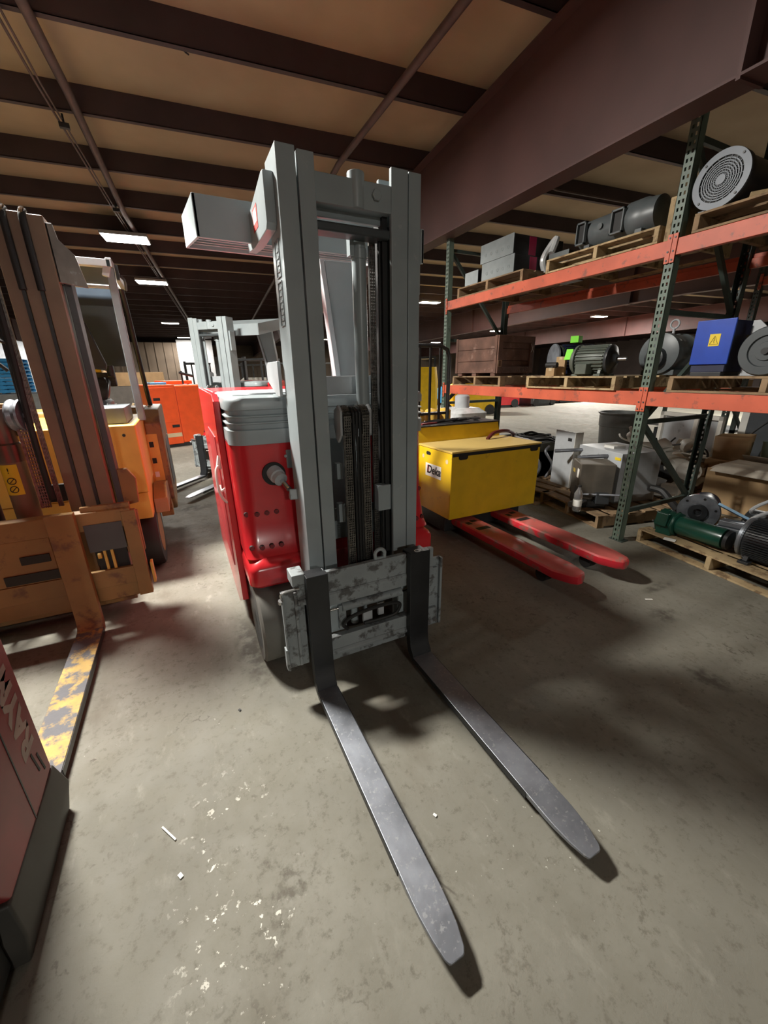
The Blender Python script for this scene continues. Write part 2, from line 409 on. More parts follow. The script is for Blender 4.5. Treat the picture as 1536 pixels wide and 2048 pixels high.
lamp(-1.5, 10.6, 'large bright ceiling light left of the tall grey mast, nearest of its row', 110, ly=.5)
lamp(-1.65, 14.9, 'bright ceiling light left of the tall grey mast, second from the camera', 120, ly=.45)
lamp(-2.3, 25.4, 'ceiling light above the farther grey forklift, third of its row', 160)
lamp(-2.4, 34.4, 'smallest ceiling light beside the mast of the farther grey forklift', 160)
lamp(-13, 34, 'small ceiling light at the far left edge of the photo', 160)
lamp(8.0, 15.8, 'bright round looking ceiling light just right of the tall grey mast', 420)
lamp(8.0, 34, 'small ceiling light seen between the rails of the grey mast', 250)
lamp(18.6, 17.3, 'large ceiling light seen through the rack above the motors', 760)
lamp(27.6, 24.8, 'ceiling light seen low above the grey green motor', 420)
lamp(17.8, 25, 'ceiling light seen above the dark wooden crate', 600)
lamp(18.7, 35.5, 'ceiling light seen low beside the far rack post', 360)
lamp(16.5, 6.5, 'added light, unseen behind the rack, brightening the junk pallets', 800, group=None)  # unseen lamp added to brighten the goods beyond the rack
# ------------------------------------------------------------ main stand-up forklift
def make_forklift():
    t = thing('stand_up_forklift', '', 'forklift', (.76,1.62,0))
    # ---- forks
    for i, (x0, x1) in enumerate(((.388,.494),(.945,1.066))):
        # shank and blade: profile in y,z swept across x with a rounded heel
        h = [(1.62,.71),(1.62,.20),(1.612,.135),(1.585,.095),(1.54,.082),(.62,.078)]
        lo = [(.62,.05),(1.56,.045),(1.61,.055),(1.645,.09),(1.66,.16),(1.662,.71)]
        hx = .11 if i else .10
        mb = MB(); mb.prism(h[:4]+[(1.585,.047),(1.61,.055),(1.645,.09),(1.66,.16),(1.662,.71)], 0, x0, x1)
        f = mb.build('fork', BLKP, t, bevel=.004)
        # blade plan outline with tapered rounded tip
        xc = (x0+x1)/2; w = (x1-x0)/2*.97; tip = .478
        pl = [(xc-w,1.587),(xc-w,.64),(xc-w*.96,.60),(xc-w*.82,.54),(xc-w*.62,.492),(xc-w*.5,.480),(xc-w*.38,.477),(xc+w*.38,.477),(xc+w*.5,.480),(xc+w*.66,.492),(xc+w*.88,.54),(xc+w*.98,.60),(xc+w,.64),(xc+w,1.587)]
        mb = MB(); n = len(pl)
        def zt(y): return .082 if y > .7 else .068+.014*(y-.47)/.23
        def zb(y): return .047 if y > 1.2 else .047+.012*(1.2-y)/.7
        mb.loft([[(p[0],p[1],zb(p[1])) for p in pl],[(p[0],p[1],zt(p[1])) for p in pl]])
        bl = mb.build('fork_blade', STEEL, f, bevel=.003)
        # dark sides of the blade keep their paint
        mb = MB()
        for s in (-1, 1): mb.box(xc+s*w-(.0025 if s < 0 else 0), xc+s*w+(.0025 if s > 0 else 0), .73, 1.58, .05, .079)
        mb.build('blade_edge_paint', BLKP, bl)
        # hook over the top bar
        MB().box(x0+.005, x1-.005, 1.655, 1.72, .66, .70).build('hook', BLKP, f, bevel=.004)
        if i:
            text('chalk_mark', 'PD', .045, (xc,1.642,.7115), (-1,0,0), (0,-1,0), WINK, f)
    # ---- carriage
    cp = MB(); cp.box(.35,1.12,1.672,1.70,.575,.69)
    cp.prism([(1.672,.575),(1.70,.575),(1.70,.545),(1.664,.545),(1.664,.565)], 0, .35, 1.12)
    car = cp.build('carriage', GREYW, t, bevel=.003)
    MB().box(.40,1.15,1.668,1.70,.50,.567).build('upper_bar', GREYW, car, bevel=.003)
    mb = MB(); mb.box(.40,1.15,1.665,1.70,.235,.31); mb.prism([(1.665,.235),(1.70,.235),(1.70,.20),(1.655,.205),(1.652,.222)], 0, .40, 1.15); mb.box(.45,1.10,1.68,1.70,.16,.20)
    mb.build('lower_bar', GREYW, car, bevel=.003)
    mb = MB(); mb.box(.275,.385,1.685,1.70,.19,.63); mb.box(.275,.285,1.665,1.70,.19,.63); mb.box(.335,.35,1.67,1.69,.2,.62); mb.box(.268,.283,1.66,1.70,.2,.32)
    mb.build('side_plate', GREYW, car, bevel=.003)
    mb = MB(); mb.box(1.08,1.175,1.685,1.70,.19,.62); mb.box(1.165,1.18,1.665,1.70,.19,.62); mb.box(1.085,1.09,1.67,1.7,.25,.5)
    mb.build('side_plate', GREYW, car, bevel=.003)
    mb = MB(); mb.box(.33,.395,1.66,1.76,.655,.715); mb.box(.40,.50,1.70,1.73,.66,.69)
    mb.build('corner_block', GREYW, car, bevel=.005)
    mb = MB(); mb.box(1.075,1.125,1.68,1.74,.63,.67); mb.cyl((1.16,1.69,.61),(1.19,1.69,.61),.007,8)
    mb.build('corner_block', GREYW, car, bevel=.004)
    mb = MB(); mb.tube([(.275,1.66,.60),(.275,1.655,.64),(.33,1.655,.648),(.36,1.655,.648)], .006, 6); mb.cyl((.268,1.66,.59),(.268,1.65,.61),.012,8)
    mb.build('lubrication_line', STEELE, car)
    # lifting eye
    mb = MB(); pts = [(.775,1.69,.60)]
    for k in range(9):
        a = math.radians(200-k*27.5); pts.append((.80+.028*math.cos(a),1.69,.715+.028*math.sin(a)))
    pts.append((.825,1.69,.60)); mb.tube(pts, .010, 8, smooth=False)
    mb.box(.765,.835,1.683,1.698,.63,.70)
    mb.build('lifting_eye', GREY, car, bevel=.002)
    # side shift cylinder with rods
    mb = MB(); mb.cyl((.58,1.70,.455),(.93,1.70,.455),.024,16); mb.box(.56,.60,1.69,1.72,.33,.47)
    mb.build('side_shift_cylinder', GREYW, car, bevel=.002)
    mb = MB(); mb.cyl((.49,1.70,.455),(.58,1.70,.455),.008,10); mb.cyl((.93,1.70,.455),(1.02,1.70,.455),.008,10)
    mb.build('piston_rod', CHROME, car)
    mb = MB(); mb.tube([(.60,1.68,.33),(.575,1.67,.37),(.62,1.665,.405),(.72,1.66,.425),(.84,1.66,.425),(.905,1.665,.40),(.88,1.67,.345),(.80,1.68,.33),(.70,1.69,.325)], .010, 8)
    mb.build('hydraulic_hose', RUB, car)
    mb = MB(); mb.box(.70,.755,1.70,1.72,.32,.39); mb.box(.79,.825,1.70,1.72,.34,.42)
    mb.build('valve_block', CAB, car, bevel=.003)
    MB().box(.52,.60,1.71,1.73,.31,.50).build('back_plate', GREY, car, bevel=.003)
    MB().box(.92,1.03,1.71,1.73,.31,.50).build('back_plate', GREY, car, bevel=.003)
    # ---- mast
    def rail(x0, x1, y0, y1, z0, z1, name, side):
        mb = MB()
        if side < 0: mb.prism([(x0,y0),(x1,y0),(x1,y0+.022),(x0+.02,y0+.022),(x0+.02,y1-.022),(x1,y1-.022),(x1,y1),(x0,y1)], 2, z0, z1)
        else: mb.prism([(x0,y0),(x1,y0),(x1,y1),(x0,y1),(x0,y1-.022),(x1-.02,y1-.022),(x1-.02,y0+.022),(x0,y0+.022)], 2, z0, z1)
        return mb.build(name, GREY, t, bevel=.003)
    L = rail(.455,.530,1.80,1.985,.10,2.41,'outer_mast_rail',-1)
    rail(.536,.602,1.795,1.94,.30,2.40,'inner_mast_rail',-1)
    rail(1.022,1.084,1.80,1.985,.10,2.41,'outer_mast_rail',1)
    rail(.935,1.016,1.795,1.94,.30,2.41,'inner_mast_rail',1)
    mb = MB(); mb.box(1.084,1.105,1.83,1.95,1.95,2.22); mb.build('guide_block', GREY, t, bevel=.004)
    mb = MB(); mb.cyl((.452,1.92,2.33),(.456,1.92,2.33),.016,16); mb.build('bolt_hole', INK, L)
    mb = MB(); mb.box(.52,1.02,1.86,1.885,2.215,2.36); mb.box(.60,.94,1.80,1.88,2.245,2.345)
    mb.cyl((.785,1.825,2.246),(.785,1.825,2.375),.036,20)
    mb.build('top_crossbar', GREY, t, bevel=.004)
    mb = MB(); mb.cyl((.865,1.795,2.30),(.865,1.785,2.30),.022,6); mb.build('bolt', GREY, t, bevel=.002)
    MB().box(.60,.94,1.81,1.90,2.155,2.19).build('crossbar', DGREY, t, bevel=.01)
    MB().box(.55,1.02,2.0,2.02,1.50,1.59).build('rear_crossbar', CAB, t, bevel=.004)
    MB().box(.48,1.06,1.97,1.985,.72,.90).build('lower_crossbar', GREY, t, bevel=.004)
    mb = MB(); mb.cyl((.83,1.92,.30),(.83,1.92,2.155),.033,24); mb.cyl((.83,1.92,2.09),(.83,1.92,2.13),.037,24); mb.box(.78,.80,1.90,1.94,2.10,2.19)
    mb.build('lift_cylinder', GREY, t, bevel=.001)
    mb = MB(); chain(mb, .885, 1.90, .62, 2.17, .026); mb.build('rear_chain', CHAIN, t)
    mb = MB(); mb.tube([(.925,1.86,2.30),(.925,1.86,1.4),(.925,1.86,.66)], .009, 8); mb.tube([(.905,1.86,2.20),(.907,1.86,1.4),(.907,1.86,.66)], .008, 8)
    mb.box(.912,.936,1.84,1.93,.60,2.36)
    mb.build('mast_hose', RUB, t)
    mb = MB(); mb.cyl((.70,1.83,.25),(.70,1.83,1.36),.022,20); mb.cyl((.775,1.86,.30),(.775,1.86,1.30),.016,12)
    mb.build('free_lift_cylinder', GREY, t)
    mb = MB(); mb.cyl((.925,1.9,.45),(.925,1.9,1.0),.018,14); mb.box(.86,.935,1.82,1.87,.90,1.04); mb.build('guide_tube', GREY, t, bevel=.003)
    mb = MB(); mb.box(.64,.672,1.83,1.87,.87,.97); mb.box(.64,.67,1.83,1.87,1.10,1.18); mb.build('bracket', GREY, t, bevel=.003)
    # pulley block with two sheaves, chains over the front
    mb = MB()
    for x0 in (.645, .792):
        mb.prism([(1.745,1.44),(1.775,1.465),(1.83,1.44),(1.84,1.37),(1.82,1.31),(1.79,1.29),(1.75,1.33)], 0, x0-.006, x0+.006)
    mb.cyl((.64,1.80,1.39),(.80,1.80,1.39),.012,10)
    pb = mb.build('pulley_block', CAB, t, bevel=.003)
    for x in (.672, .765):
        mb = MB(); mb.lathe([(0,.052),(.004,.052),(.006,.046),(.024,.046),(.026,.052),(.030,.052)], (x-.015,1.80,1.40), (1,0,0), 28)
        mb.build('sheave', DGREY, pb)
        mb = MB(); chain(mb, x, 1.748, .62, 1.40, .030)
        for k in range(13):
            a = math.radians(180-k*15); M = Matrix.Translation((x,1.80+.054*math.cos(a),1.40+.054*math.sin(a))) @ Matrix.Rotation(PI/2-a, 4, 'X')
            mb.box(-.015,.015,-.004,.006,-.005,.003,M)
            for j in (-.016,-.006,.006,.016): mb.box(j-.002,j+.002,-.005,.010,-.007,.007,M)
        mb.box(x-.022,x-.018,1.742,1.75,.62,1.33)
        mb.build('lift_chain', CHAIN, t)
    mb = MB()
    for x in (.706,.722,.738): 
        pts = [(x,1.752,.62),(x,1.752,1.0),(x,1.752,1.39)]+[(x,1.80+.05*math.cos(math.radians(a)),1.40+.05*math.sin(math.radians(a))) for a in (150,120,90,60,30)]+[(x,1.85,1.2),(x,1.85,.7)]
        mb.tube(pts, .0075, 8)
    mb.build('hose', RUB, t)
    # gusset bracket with decal, on the left of the mast
    g = MB().prism([(1.86,2.34),(1.90,2.345),(2.20,2.30),(2.27,2.30),(2.33,2.17),(2.15,2.15),(1.88,2.15),(1.86,2.17)], 0, .415, .455).build('gusset', GREY, t, bevel=.003)
    d = MB().box(.4135,.4145,2.03,2.13,2.20,2.285).build('decal', REDINK, g)
    MB().box(.4128,.4135,2.045,2.115,2.225,2.275).build('decal_text', WINK, d)
    g = MB().prism([(1.99,1.66),(2.22,1.66),(2.26,1.64),(2.26,1.57),(2.06,1.50),(1.99,1.50)], 0, .43, .445).build('mast_bracket', CAB, t, bevel=.003)
    # embossed serial plates on the mast side
    mb = MB()
    for z0, z1 in ((1.80,1.97),(1.985,2.12)):
        for a in ((1.86,1.863,z0,z1),(1.925,1.928,z0,z1)): mb.box(.4515,.455,a[0],a[1],a[2],a[3])
        for z in (z0, z1-.003): mb.box(.4515,.455,1.86,1.928,z,z+.003)
        z = z0+.02
        while z < z1-.025:
            mb.box(.452,.455,1.875,1.912,z,z+.008+.006*random.random()); z += .024
    mb.build('stamped_plate', GREYW, L)
    # ---- body
    def cowl(x0, x1, s):
        # front cowl: outline in x,y with a rounded outer corner, lofted up with a flared skirt
        rings = []
        for z, y0, r in ((.66,2.055,.04),(.70,2.075,.07),(.85,2.105,.09),(1.0,2.12,.10),(1.15,2.125,.10),(1.27,2.125,.10)):
            rg = []
            pts = [(x1 if s < 0 else x0, y0),]
            xo = x0 if s < 0 else x1
            for k in range(8):
                a = math.radians(k*90/7)
                rg.append((xo-s*(r-r*math.sin(a)), y0+r-r*math.cos(a)))
            P = [((x1 if s < 0 else x0), y0)]+rg+[(xo, 2.75),((x1 if s < 0 else x0), 2.75)]
            rings.append([(p[0],p[1],z) for p in P])
        # first rounded point is at the front, sweeping to the outer side
        return MB().loft([[(p[0],p[1],p[2]) for p in r] for r in rings])
    def cowl2(x0, x1):
        left = x0 < .7; rings = []
        for z, y0, r in ((.655,2.05,.05),(.70,2.085,.07),(.85,2.11,.09),(1.0,2.125,.10),(1.15,2.13,.10),(1.275,2.13,.10)):
            xo, xi, s = (x0, x1, 1) if left else (x1, x0, -1)
            P = [(xi, y0)]
            for k in range(8):
                a = math.radians(k*90/7); P.append((xo+s*(r-r*math.sin(a)), y0+r-r*math.cos(a)))
            P += [(xo, 2.70),(xi, 2.70)]
            rings.append([(p[0],p[1],z) for p in P])
        return MB().loft(rings)
    for i, (x0, x1) in enumerate(((.185,.53),(1.0,1.335))):
        c = cowl2(x0, x1).build('front_cowl', RED, t)
        mb = MB(); xo = x0 if i == 0 else x0-.0
        r0 = rrect(x0-.005, x1+.005, 2.00, 2.55, .05, .50, .012); r1 = rrect(x0-.005, x1+.005, 2.00, 2.55, .05, .515); r2 = rrect(x0-.005, x1+.005, 2.00, 2.55, .05, .60); r3 = rrect(x0-.005, x1+.005, 2.00, 2.55, .05, .625, .012); r4 = rrect(x0-.005,x1+.005,2.0,2.55,.05,.66,.055)
        mb.loft([r0,r1,r2,r3,r4]); mb.build('skirt', RED, t)
        # vent grommets
        for z in (.89,.66+.05):
            for k in range(4):
                x = (x0+.035 if i == 0 else x1-.035)+(1 if i == 0 else -1)*k*.052
                y = {0:2.128,1:2.082}[0 if z > .8 else 1]
                y += (.020 if k == 0 else 0)
                m_ = MB(); m_.lathe([(-.004,.0135),(.012,.0135)], (x,y-.014,z), (0,1,0), 14); v = m_.build('vent_grommet', INK, c)
                m_ = MB()
                for q in (-.006,0,.006): m_.box(x+q-.001,x+q+.001,y-.0195,y-.018,z-.011,z+.011); m_.box(x-.011,x+.011,y-.0195,y-.018,z+q-.001,z+q+.001)
                m_.build('grille', REDD, v)
    # tilt cylinder on the left, opening and clevis
    mb = MB(); mb.lathe([(-.012,.062),(.06,.062)], (.385,2.125,1.10), (0,1,0), 28); mb.build('cylinder_opening', INK, t)
    mb = MB(); mb.lathe([(0,.030),(.004,.042),(.05,.042),(.056,.036),(.085,.036),(.088,.028)], (.385,2.13,1.11), (.28,-1,-.42), 24)
    mb.build('tilt_cylinder', CAB, t)
    tc = MB().cyl((.41,2.06,1.075),(.43,1.99,1.04),.014,12).build('tilt_rod', CHROME, t)
    mb = MB(); mb.cbox((.442,1.955,1.02),(.04,.06,.055),(-.3,0,-.2)); mb.cyl((.418,1.945,1.015),(.46,1.945,1.015),.02,12)
    mb.build('clevis', GREY, t, bevel=.006)
    for p in ((.455,2.11,1.19),(.50,2.108,.975)):
        MB().lathe([(0,.009),(.005,.006)], p, (0,-1,0), 12).build('bolt', CAB, t)
    # centre panels behind the mast
    mb = MB(); mb.box(.53,1.0,2.22,2.7,.62,1.275); mb.box(.55,.67,2.14,2.22,.80,1.27); mb.box(.55,.67,2.10,2.2,.62,.80)
    mb.build('centre_panel', GREY, t, bevel=.006)
    MB().box(.46,.56,2.12,2.3,1.12,1.22).build('hinge_cover', GREY, t, bevel=.006)
    mb = MB(); mb.box(.50,1.02,2.05,2.7,.40,.62); mb.build('floor_pan', REDD, t, bevel=.01)
    # hood with three grooves
    rings = []
    zz = [(1.262,.0),(1.262,0),(1.335,0),(1.340,.014),(1.362,.014),(1.367,0),(1.372,0),(1.377,.014),(1.396,.014),(1.401,0),(1.406,0),(1.411,.014),(1.432,.014),(1.437,0),(1.475,0),(1.492,.008),(1.502,.028)]
    for z, d in zz: rings.append(rrect(.185,1.335,2.11,2.95,.09,z,d))
    hood = MB().loft(rings).build('hood', GREY, t)
    MB().loft([rrect(.30,1.22,2.30,2.85,.06,1.500),rrect(.30,1.22,2.30,2.85,.06,1.508,.004)]).build('hood_lid', CAB, hood)
    mb = MB(); mb.box(.24,.44,2.23,2.236,1.5,1.504); mb.box(.44,.446,2.23,2.28,1.5,1.504); mb.build('lid_seam', DGREY, hood)
    # side panels and rear body
    mb = MB(); mb.prism([(2.28,.30),(2.40,1.30),(2.36,1.47),(2.44,1.505),(3.9,1.505),(3.9,.12),(2.6,.12)], 0, .150, .185)
    sp = mb.build('side_panel', RED, t, bevel=.006)
    mb = MB(); mb.prism([(2.55,.42),(2.62,1.25),(3.2,1.25),(3.2,.42)], 0, .146, .150); mb.build('panel_recess', REDD, sp)
    mb = MB(); mb.prism([(2.28,.30),(2.40,1.30),(2.36,1.47),(2.44,1.505),(3.9,1.505),(3.9,.12),(2.6,.12)], 0, 1.335, 1.37); mb.build('side_panel', RED, t, bevel=.006)
    mb = MB(); mb.box(.185,1.335,2.7,3.9,.12,1.262); mb.build('rear_body', REDD, t, bevel=.01)
    mb = MB(); mb.box(.185,1.335,2.96,3.9,1.262,1.50); mb.build('rear_cover', RED, t, bevel=.02)
    mb = MB(); mb.tube([(.150,2.46,1.11),(.12,2.43,1.09),(.115,2.40,1.0),(.125,2.38,.94),(.150,2.36,.905)], .008, 8); mb.tube([(.15,2.42,.975),(.13,2.42,.965),(.128,2.45,.99)], .007, 8); mb.cyl((.15,2.47,1.16),(.135,2.45,1.09),.013,8,.017)
    mb.build('side_cable', PAPER, t)
    # wheels
    for x0, x1, y in ((.195,.43,2.12),(1.09,1.325,2.12)):
        mb = MB(); mb.lathe([(0,.17),(.0,.235),(.012,.25),(x1-x0-.012,.25),(x1-x0,.235),(x1-x0,.17)], (x0,y,.25), (1,0,0), 40)
        w = mb.build('drive_wheel', TIRE, t)
        mb = MB(); mb.lathe([(0,.17),(.03,.165),(.03,.05),(.0,.045),(0,.0)], (x0-.001 if x0 < .7 else x1+.001,y,.25), (1,0,0) if x0 < .7 else (-1,0,0), 28); mb.build('hub', DGREY, w)
    for x0 in (.25,1.15):
        mb = MB(); mb.lathe([(0,.10),(0,.14),(.01,.15),(.11,.15),(.12,.14),(.12,.10)], (x0,3.55,.15), (1,0,0), 28); mb.build('rear_wheel', RUB, t)
    # overhead guard, its roof rising towards the rear
    R = lambda y: .19*(y-2.22)
    mb = MB(); mb.box(.18,1.36,2.22,2.24,2.185,2.35); mb.box(.18,1.36,3.10,3.12,2.185+R(3.1),2.35+R(3.1))
    for x in (.18,1.345): mb.prism([(2.22,2.185),(3.12,2.185+R(3.12)),(3.12,2.35+R(3.12)),(2.22,2.35)], 0, x, x+.015)
    gd = mb.build('overhead_guard', GREY, t, bevel=.003)
    for i, y in enumerate((2.38,2.56,2.74,2.92)):
        MB().prism([(y,2.20+R(y)),(y+.012,2.20+R(y)),(y+.07,2.325+R(y)),(y+.055,2.325+R(y))], 0, .185, 1.345).build('guard_slat', GREY, gd)
    # sloping rear posts
    mb = MB(); mb.loft([[(1.12,3.0,1.50),(1.26,3.0,1.50),(1.26,3.08,1.50),(1.12,3.08,1.50)],[(.99,2.86,2.31),(1.24,2.86,2.31),(1.24,2.92,2.31),(.99,2.92,2.31)]]); mb.build('guard_post', GREY, t, bevel=.004)
    mb = MB(); mb.loft([[(1.075,2.96,1.50),(1.115,2.96,1.50),(1.115,3.04,1.50),(1.075,3.04,1.50)],[(.955,2.85,2.31),(.985,2.85,2.31),(.985,2.92,2.31),(.955,2.92,2.31)]])
    mb.build('guard_post', CAB, t, bevel=.003)
    mb = MB(); mb.bar((1.3,3.5,1.50),(1.3,3.05,2.33),.06,.05); mb.build('guard_post', GREY, t, bevel=.004)
    return t
fl1 = make_forklift()
relabel(fl1, 'large grey-masted red forklift in the foreground, two forks pointing at the camera')
fl2 = dup(fl1)
relabel(fl2, 'farther red and grey forklift turned left, beside the orange vehicle')
fl2.rotation_euler = (0,0,math.radians(-39)); fl2.location = (.40,6.75,0)
def rotz(t, deg, about=None):
    t.rotation_euler = (0,0,t.rotation_euler[2]+math.radians(deg)); return t
# ------------------------------------------------------------ pallet rack
RX0, RX1 = 3.65, 4.80
UY = [2.20, 5.28, -.86]; RH = 3.42
def make_rack(name, label, x0, x1, ups, levels, height, post=GRN, bm_=BEAM, cat='pallet rack', front_mat=GRN):
    t = thing(name, label, cat, (x0,ups[0],0))
    for y in ups:
        for front in (True, False):
            xf = x0 if front else x1; s = 1 if front else -1
            mb = MB(); w = .076
            cols_ = [(0,.016),(.030,.046),(.060,.076)]
            for a, b in cols_: mb.box(min(xf,xf+s*.003), max(xf,xf+s*.003), y+a, y+b, .01, height)
            z = .05
            while z < height:
                for a, b in ((.016,.030),(.046,.060)): mb.box(min(xf,xf+s*.003), max(xf,xf+s*.003), y+a, y+b, z-.026, min(z, height))
                z += .0508
            for yy in (y, y+w-.003): mb.box(min(xf,xf+s*.072), max(xf,xf+s*.072), yy, yy+.003, .01, height)
            u = mb.build('upright', front_mat if front else RGRN, t, smooth=False)
            MB().box(min(xf,xf+s*.1), max(xf,xf+s*.1), y-.03, y+w+.03, 0, .01).build('foot_plate', RGRN, u)
        ym = y+.038; z = .30
        for k, (a, b) in enumerate(((.30,.30),(1.15,1.15),(2.05,2.05),(3.2,3.2))):
            mb = MB(); mb.bar((x0+.06,ym,a),(x1-.06,ym,b),.03,.04); mb.build('brace', RGRN, t)
        for a, b in ((1.15,.32),(1.17,2.03),(3.18,2.08)):
            mb = MB(); mb.bar((x0+.06,ym,a),(x1-.06,ym,b),.035,.045); mb.build('brace', RGRN, t)
    ys = sorted(ups)
    for (y0, y1) in zip(ys[:-1], ys[1:]):
        for zb, zt in levels:
            for x in (x0-.004, x1-.036):
                mb = MB(); q = 1 if x < x1-.2 else -1; xx = x if q > 0 else x+.045; mb.prism([(xx,zb),(xx,zt),(xx+q*.032,zt),(xx+q*.032,zt-.035),(xx+q*.045,zt-.035),(xx+q*.045,zb)], 1, y0+.078, y1-.002)
                b = mb.build('beam', bm_, t, bevel=.003)
                for yy in (y0+.040, y1): MB().box(x-.008 if x < x1-.2 else x+.045, x-.001 if x < x1-.2 else x+.052, yy, yy+.036, zb-.05, zt+.035).build('end_plate', bm_, b, bevel=.001)
                mb = MB()
                for yy in (y0+.058, y1+.018):
                    for zz in (zb-.03, zb+.03, zt+.01): mb.cyl((x-.009,yy,zz),(x-.0125,yy,zz),.007,8)
                mb.build('rivet', DGREY, b)
    return t
rack = make_rack('pallet_rack', 'tall green and orange pallet rack along the right side holding motors and boxes', RX0, RX1, UY, ((1.30,1.42),(2.445,2.56)), RH)
ZL, ZU = 1.421, 2.561

def pallet(label, x0, y0, z, lx, ly, m=WOOD, run='x', group=None, nb=6, rot=0, h=.125, gaps=None):
    # stringers run along x, deck boards along y
    t = thing('wooden_pallet', label, 'pallet', (x0+lx/2,y0+ly/2,z), group)
    for k in range(3):
        y = y0+k*(ly-.04)/2
        mb = MB(); mb.box(x0,x0+lx,y,y+.04,z+.016,z+h-.016)
        mb.build('stringer', m, t, bevel=.003)
    for k in range(nb):
        w = lx/nb*.78*(.85+.3*random.random()); x = x0+k*(lx-w)/(nb-1) if nb > 1 else x0
        a = random.uniform(-.004,.004)
        mb = MB(); mb.cbox((x+w/2,y0+ly/2+a,z+h-.008),(w,ly-abs(a)*3,.016),(0,0,random.uniform(-.01,.01))); mb.build('deck_board', m, t, bevel=.002)
    for k in range(3):
        x = x0+k*(lx-.09)/2
        mb = MB(); mb.box(x,x+.09,y0,y0+ly,z,z+.016); mb.build('bottom_board', m, t, bevel=.002)
    if rot: t.rotation_euler = (0,0,rot)
    return t
# lower shelf pallets
P = .125
pallet('brown pallet on the lower shelf under the dark crate', 3.66, 4.08, ZL, 1.1, 1.02)
pallet('splintered light pallet on the lower shelf under the two middle motors', 3.62, 2.50, ZL, 1.1, 1.10, WOODL, nb=7)
pallet('grey worn pallet on the lower shelf under the blue box', 3.64, .78, ZL, 1.1, 1.27)
# upper shelf pallets
pallet('pallet on the upper shelf under the stacked grey boxes', 3.66, 3.85, ZU, 1.1, 1.22, WOOD)
pallet('amber coloured pallet on the upper shelf under the long grey motor', 3.64, 2.36, ZU, 1.1, 1.14, WOODL)
pallet('dark pallet on the upper shelf under the motor with the round grille', 3.64, .95, ZU, 1.1, 1.16, WOOD)
# crate
t = thing('wooden_crate', 'dark brown wooden crate on the lower shelf of the rack', 'crate', (4.1,4.3,ZL+P))
z0 = ZL+P+.035
mb = MB()
for k in range(3): mb.box(3.69,4.38,4.26,5.02,z0+.006+k*.148,z0+.150+k*.148)
mb.box(3.682,3.70,4.26,4.30,z0,z0+.455); mb.box(3.682,3.70,4.98,5.02,z0,z0+.455)
mb.build('plank_box', WOODD, t, bevel=.004)
mb = MB()
for x0, x1 in ((3.69,3.77),(4.30,4.38)): mb.box(x0,x1,4.235,4.258,z0,z0+.455)
for zz in (z0, z0+.375): mb.box(3.77,4.30,4.235,4.258,zz,zz+.08)
mb.build('end_frame', WOODD, t, bevel=.003)
for y in (4.28,4.62,4.9): MB().box(3.70,4.36,y,y+.08,z0-.034,z0+.004).build('runner', WOODD, t, bevel=.003)
mb = MB()
for a, b in (((4.31,4.234,z0+.26),(4.36,4.234,z0+.36)),((4.36,4.234,z0+.26),(4.31,4.234,z0+.36))): mb.bar(a, b, .006, .002)
mb.build('chalk_cross', WINK, t)
mb = MB()
for a in ((3.70,3.706,.08,.16),(3.75,3.756,.08,.16),(3.70,3.756,.08,.085),(3.70,3.756,.155,.16)): mb.box(a[0],a[1],4.233,4.235,z0+a[2],z0+a[3])
mb.build('stencil_mark', CARD, t)
rotz(t, 6)

# ---- motors
def motor(name, label, c, d, r, L, body, label2=None, fins=True, shaft=.1, end=MDARK, feet=True, z0=None, box_side=None, group=None, fan=None, nf=28, flange=None, cat='electric motor', endr=1.0):
    # c: centre of the body; d: horizontal unit direction the shaft points to
    c = Vector(c); d = Vector(d).normalized(); s = Vector((0,0,1)).cross(d)
    t = thing(name, label, cat, (c.x,c.y,z0 if z0 is not None else c.z-r), group)
    mb = MB(); mb.lathe([(0,r*.86),(.01,r*.9),(L-.01,r*.9),(L,r*.86)], c-d*L/2, d, 32)
    if fins:
        for k in range(nf):
            a = 2*PI*k/nf; n_ = s*math.cos(a)+Vector((0,0,1))*math.sin(a)
            mb.bar(c-d*L*.46+n_*r*.95, c+d*L*.46+n_*r*.95, .006, r*.14, up=n_)
    mb.build('housing', body, t)
    e = MB().lathe([(0,r*.5),(.015,r*.75*endr),(.05,r*1.0*endr),(.075,r*1.02*endr),(.08,r*.9)], c-d*(L/2+.075), d, 32)
    e = e.build('fan_cover', fan or body, t)
    mb = MB(); mb.lathe([(0,r*.92),(.01,r*.97),(.03,r*.97),(.05,r*.55),(.075,r*.3),(.08,r*.28)], c+d*(L/2-.005), d, 32); mb.build('end_bell', end, t)
    if shaft: MB().cyl(c+d*(L/2+.06), c+d*(L/2+.06+shaft), r*.13, 16).build('shaft', STEELE, t)
    if flange: 
        mb = MB(); mb.lathe([(0,flange*.25),(0,flange),(.018,flange),(.018,flange*.4)], c+d*(L/2+.06), d, 40); mb.build('flange', FLAN, t)
    if feet:
        zb = z0 if z0 is not None else c.z-r
        for k in (-.38,.38):
            for q in (-1,1):
                mb = MB(); p = c+d*L*k+s*q*r*.75; mb.cbox((p.x,p.y,(zb+.0+zb+.02)/2),(.07,.07,.02)); mb.bar((p.x,p.y,zb+.02),(p.x-s.x*q*r*.2,p.y-s.y*q*r*.2,c.z-r*.3),.03,.02); mb.build('foot', body, t, bevel=.002)
    if box_side:
        n_ = Vector(box_side).normalized(); p = c+n_*r*1.12; 
        mb = MB(); mb.cbox(p,(.10 if abs(d.x)<.5 else .13,.13,.10)); mb.build('terminal_box', body, t, bevel=.008)
    return t
zp = ZL+P
m = motor('electric_motor', 'grey green finned motor on the lower shelf with its shaft pointing right', (3.86,2.93,zp+.155), (.18,-1,0), .14, .30, MOLIVE, z0=zp, nf=26, endr=1.06, box_side=(-.8,.1,-.55))
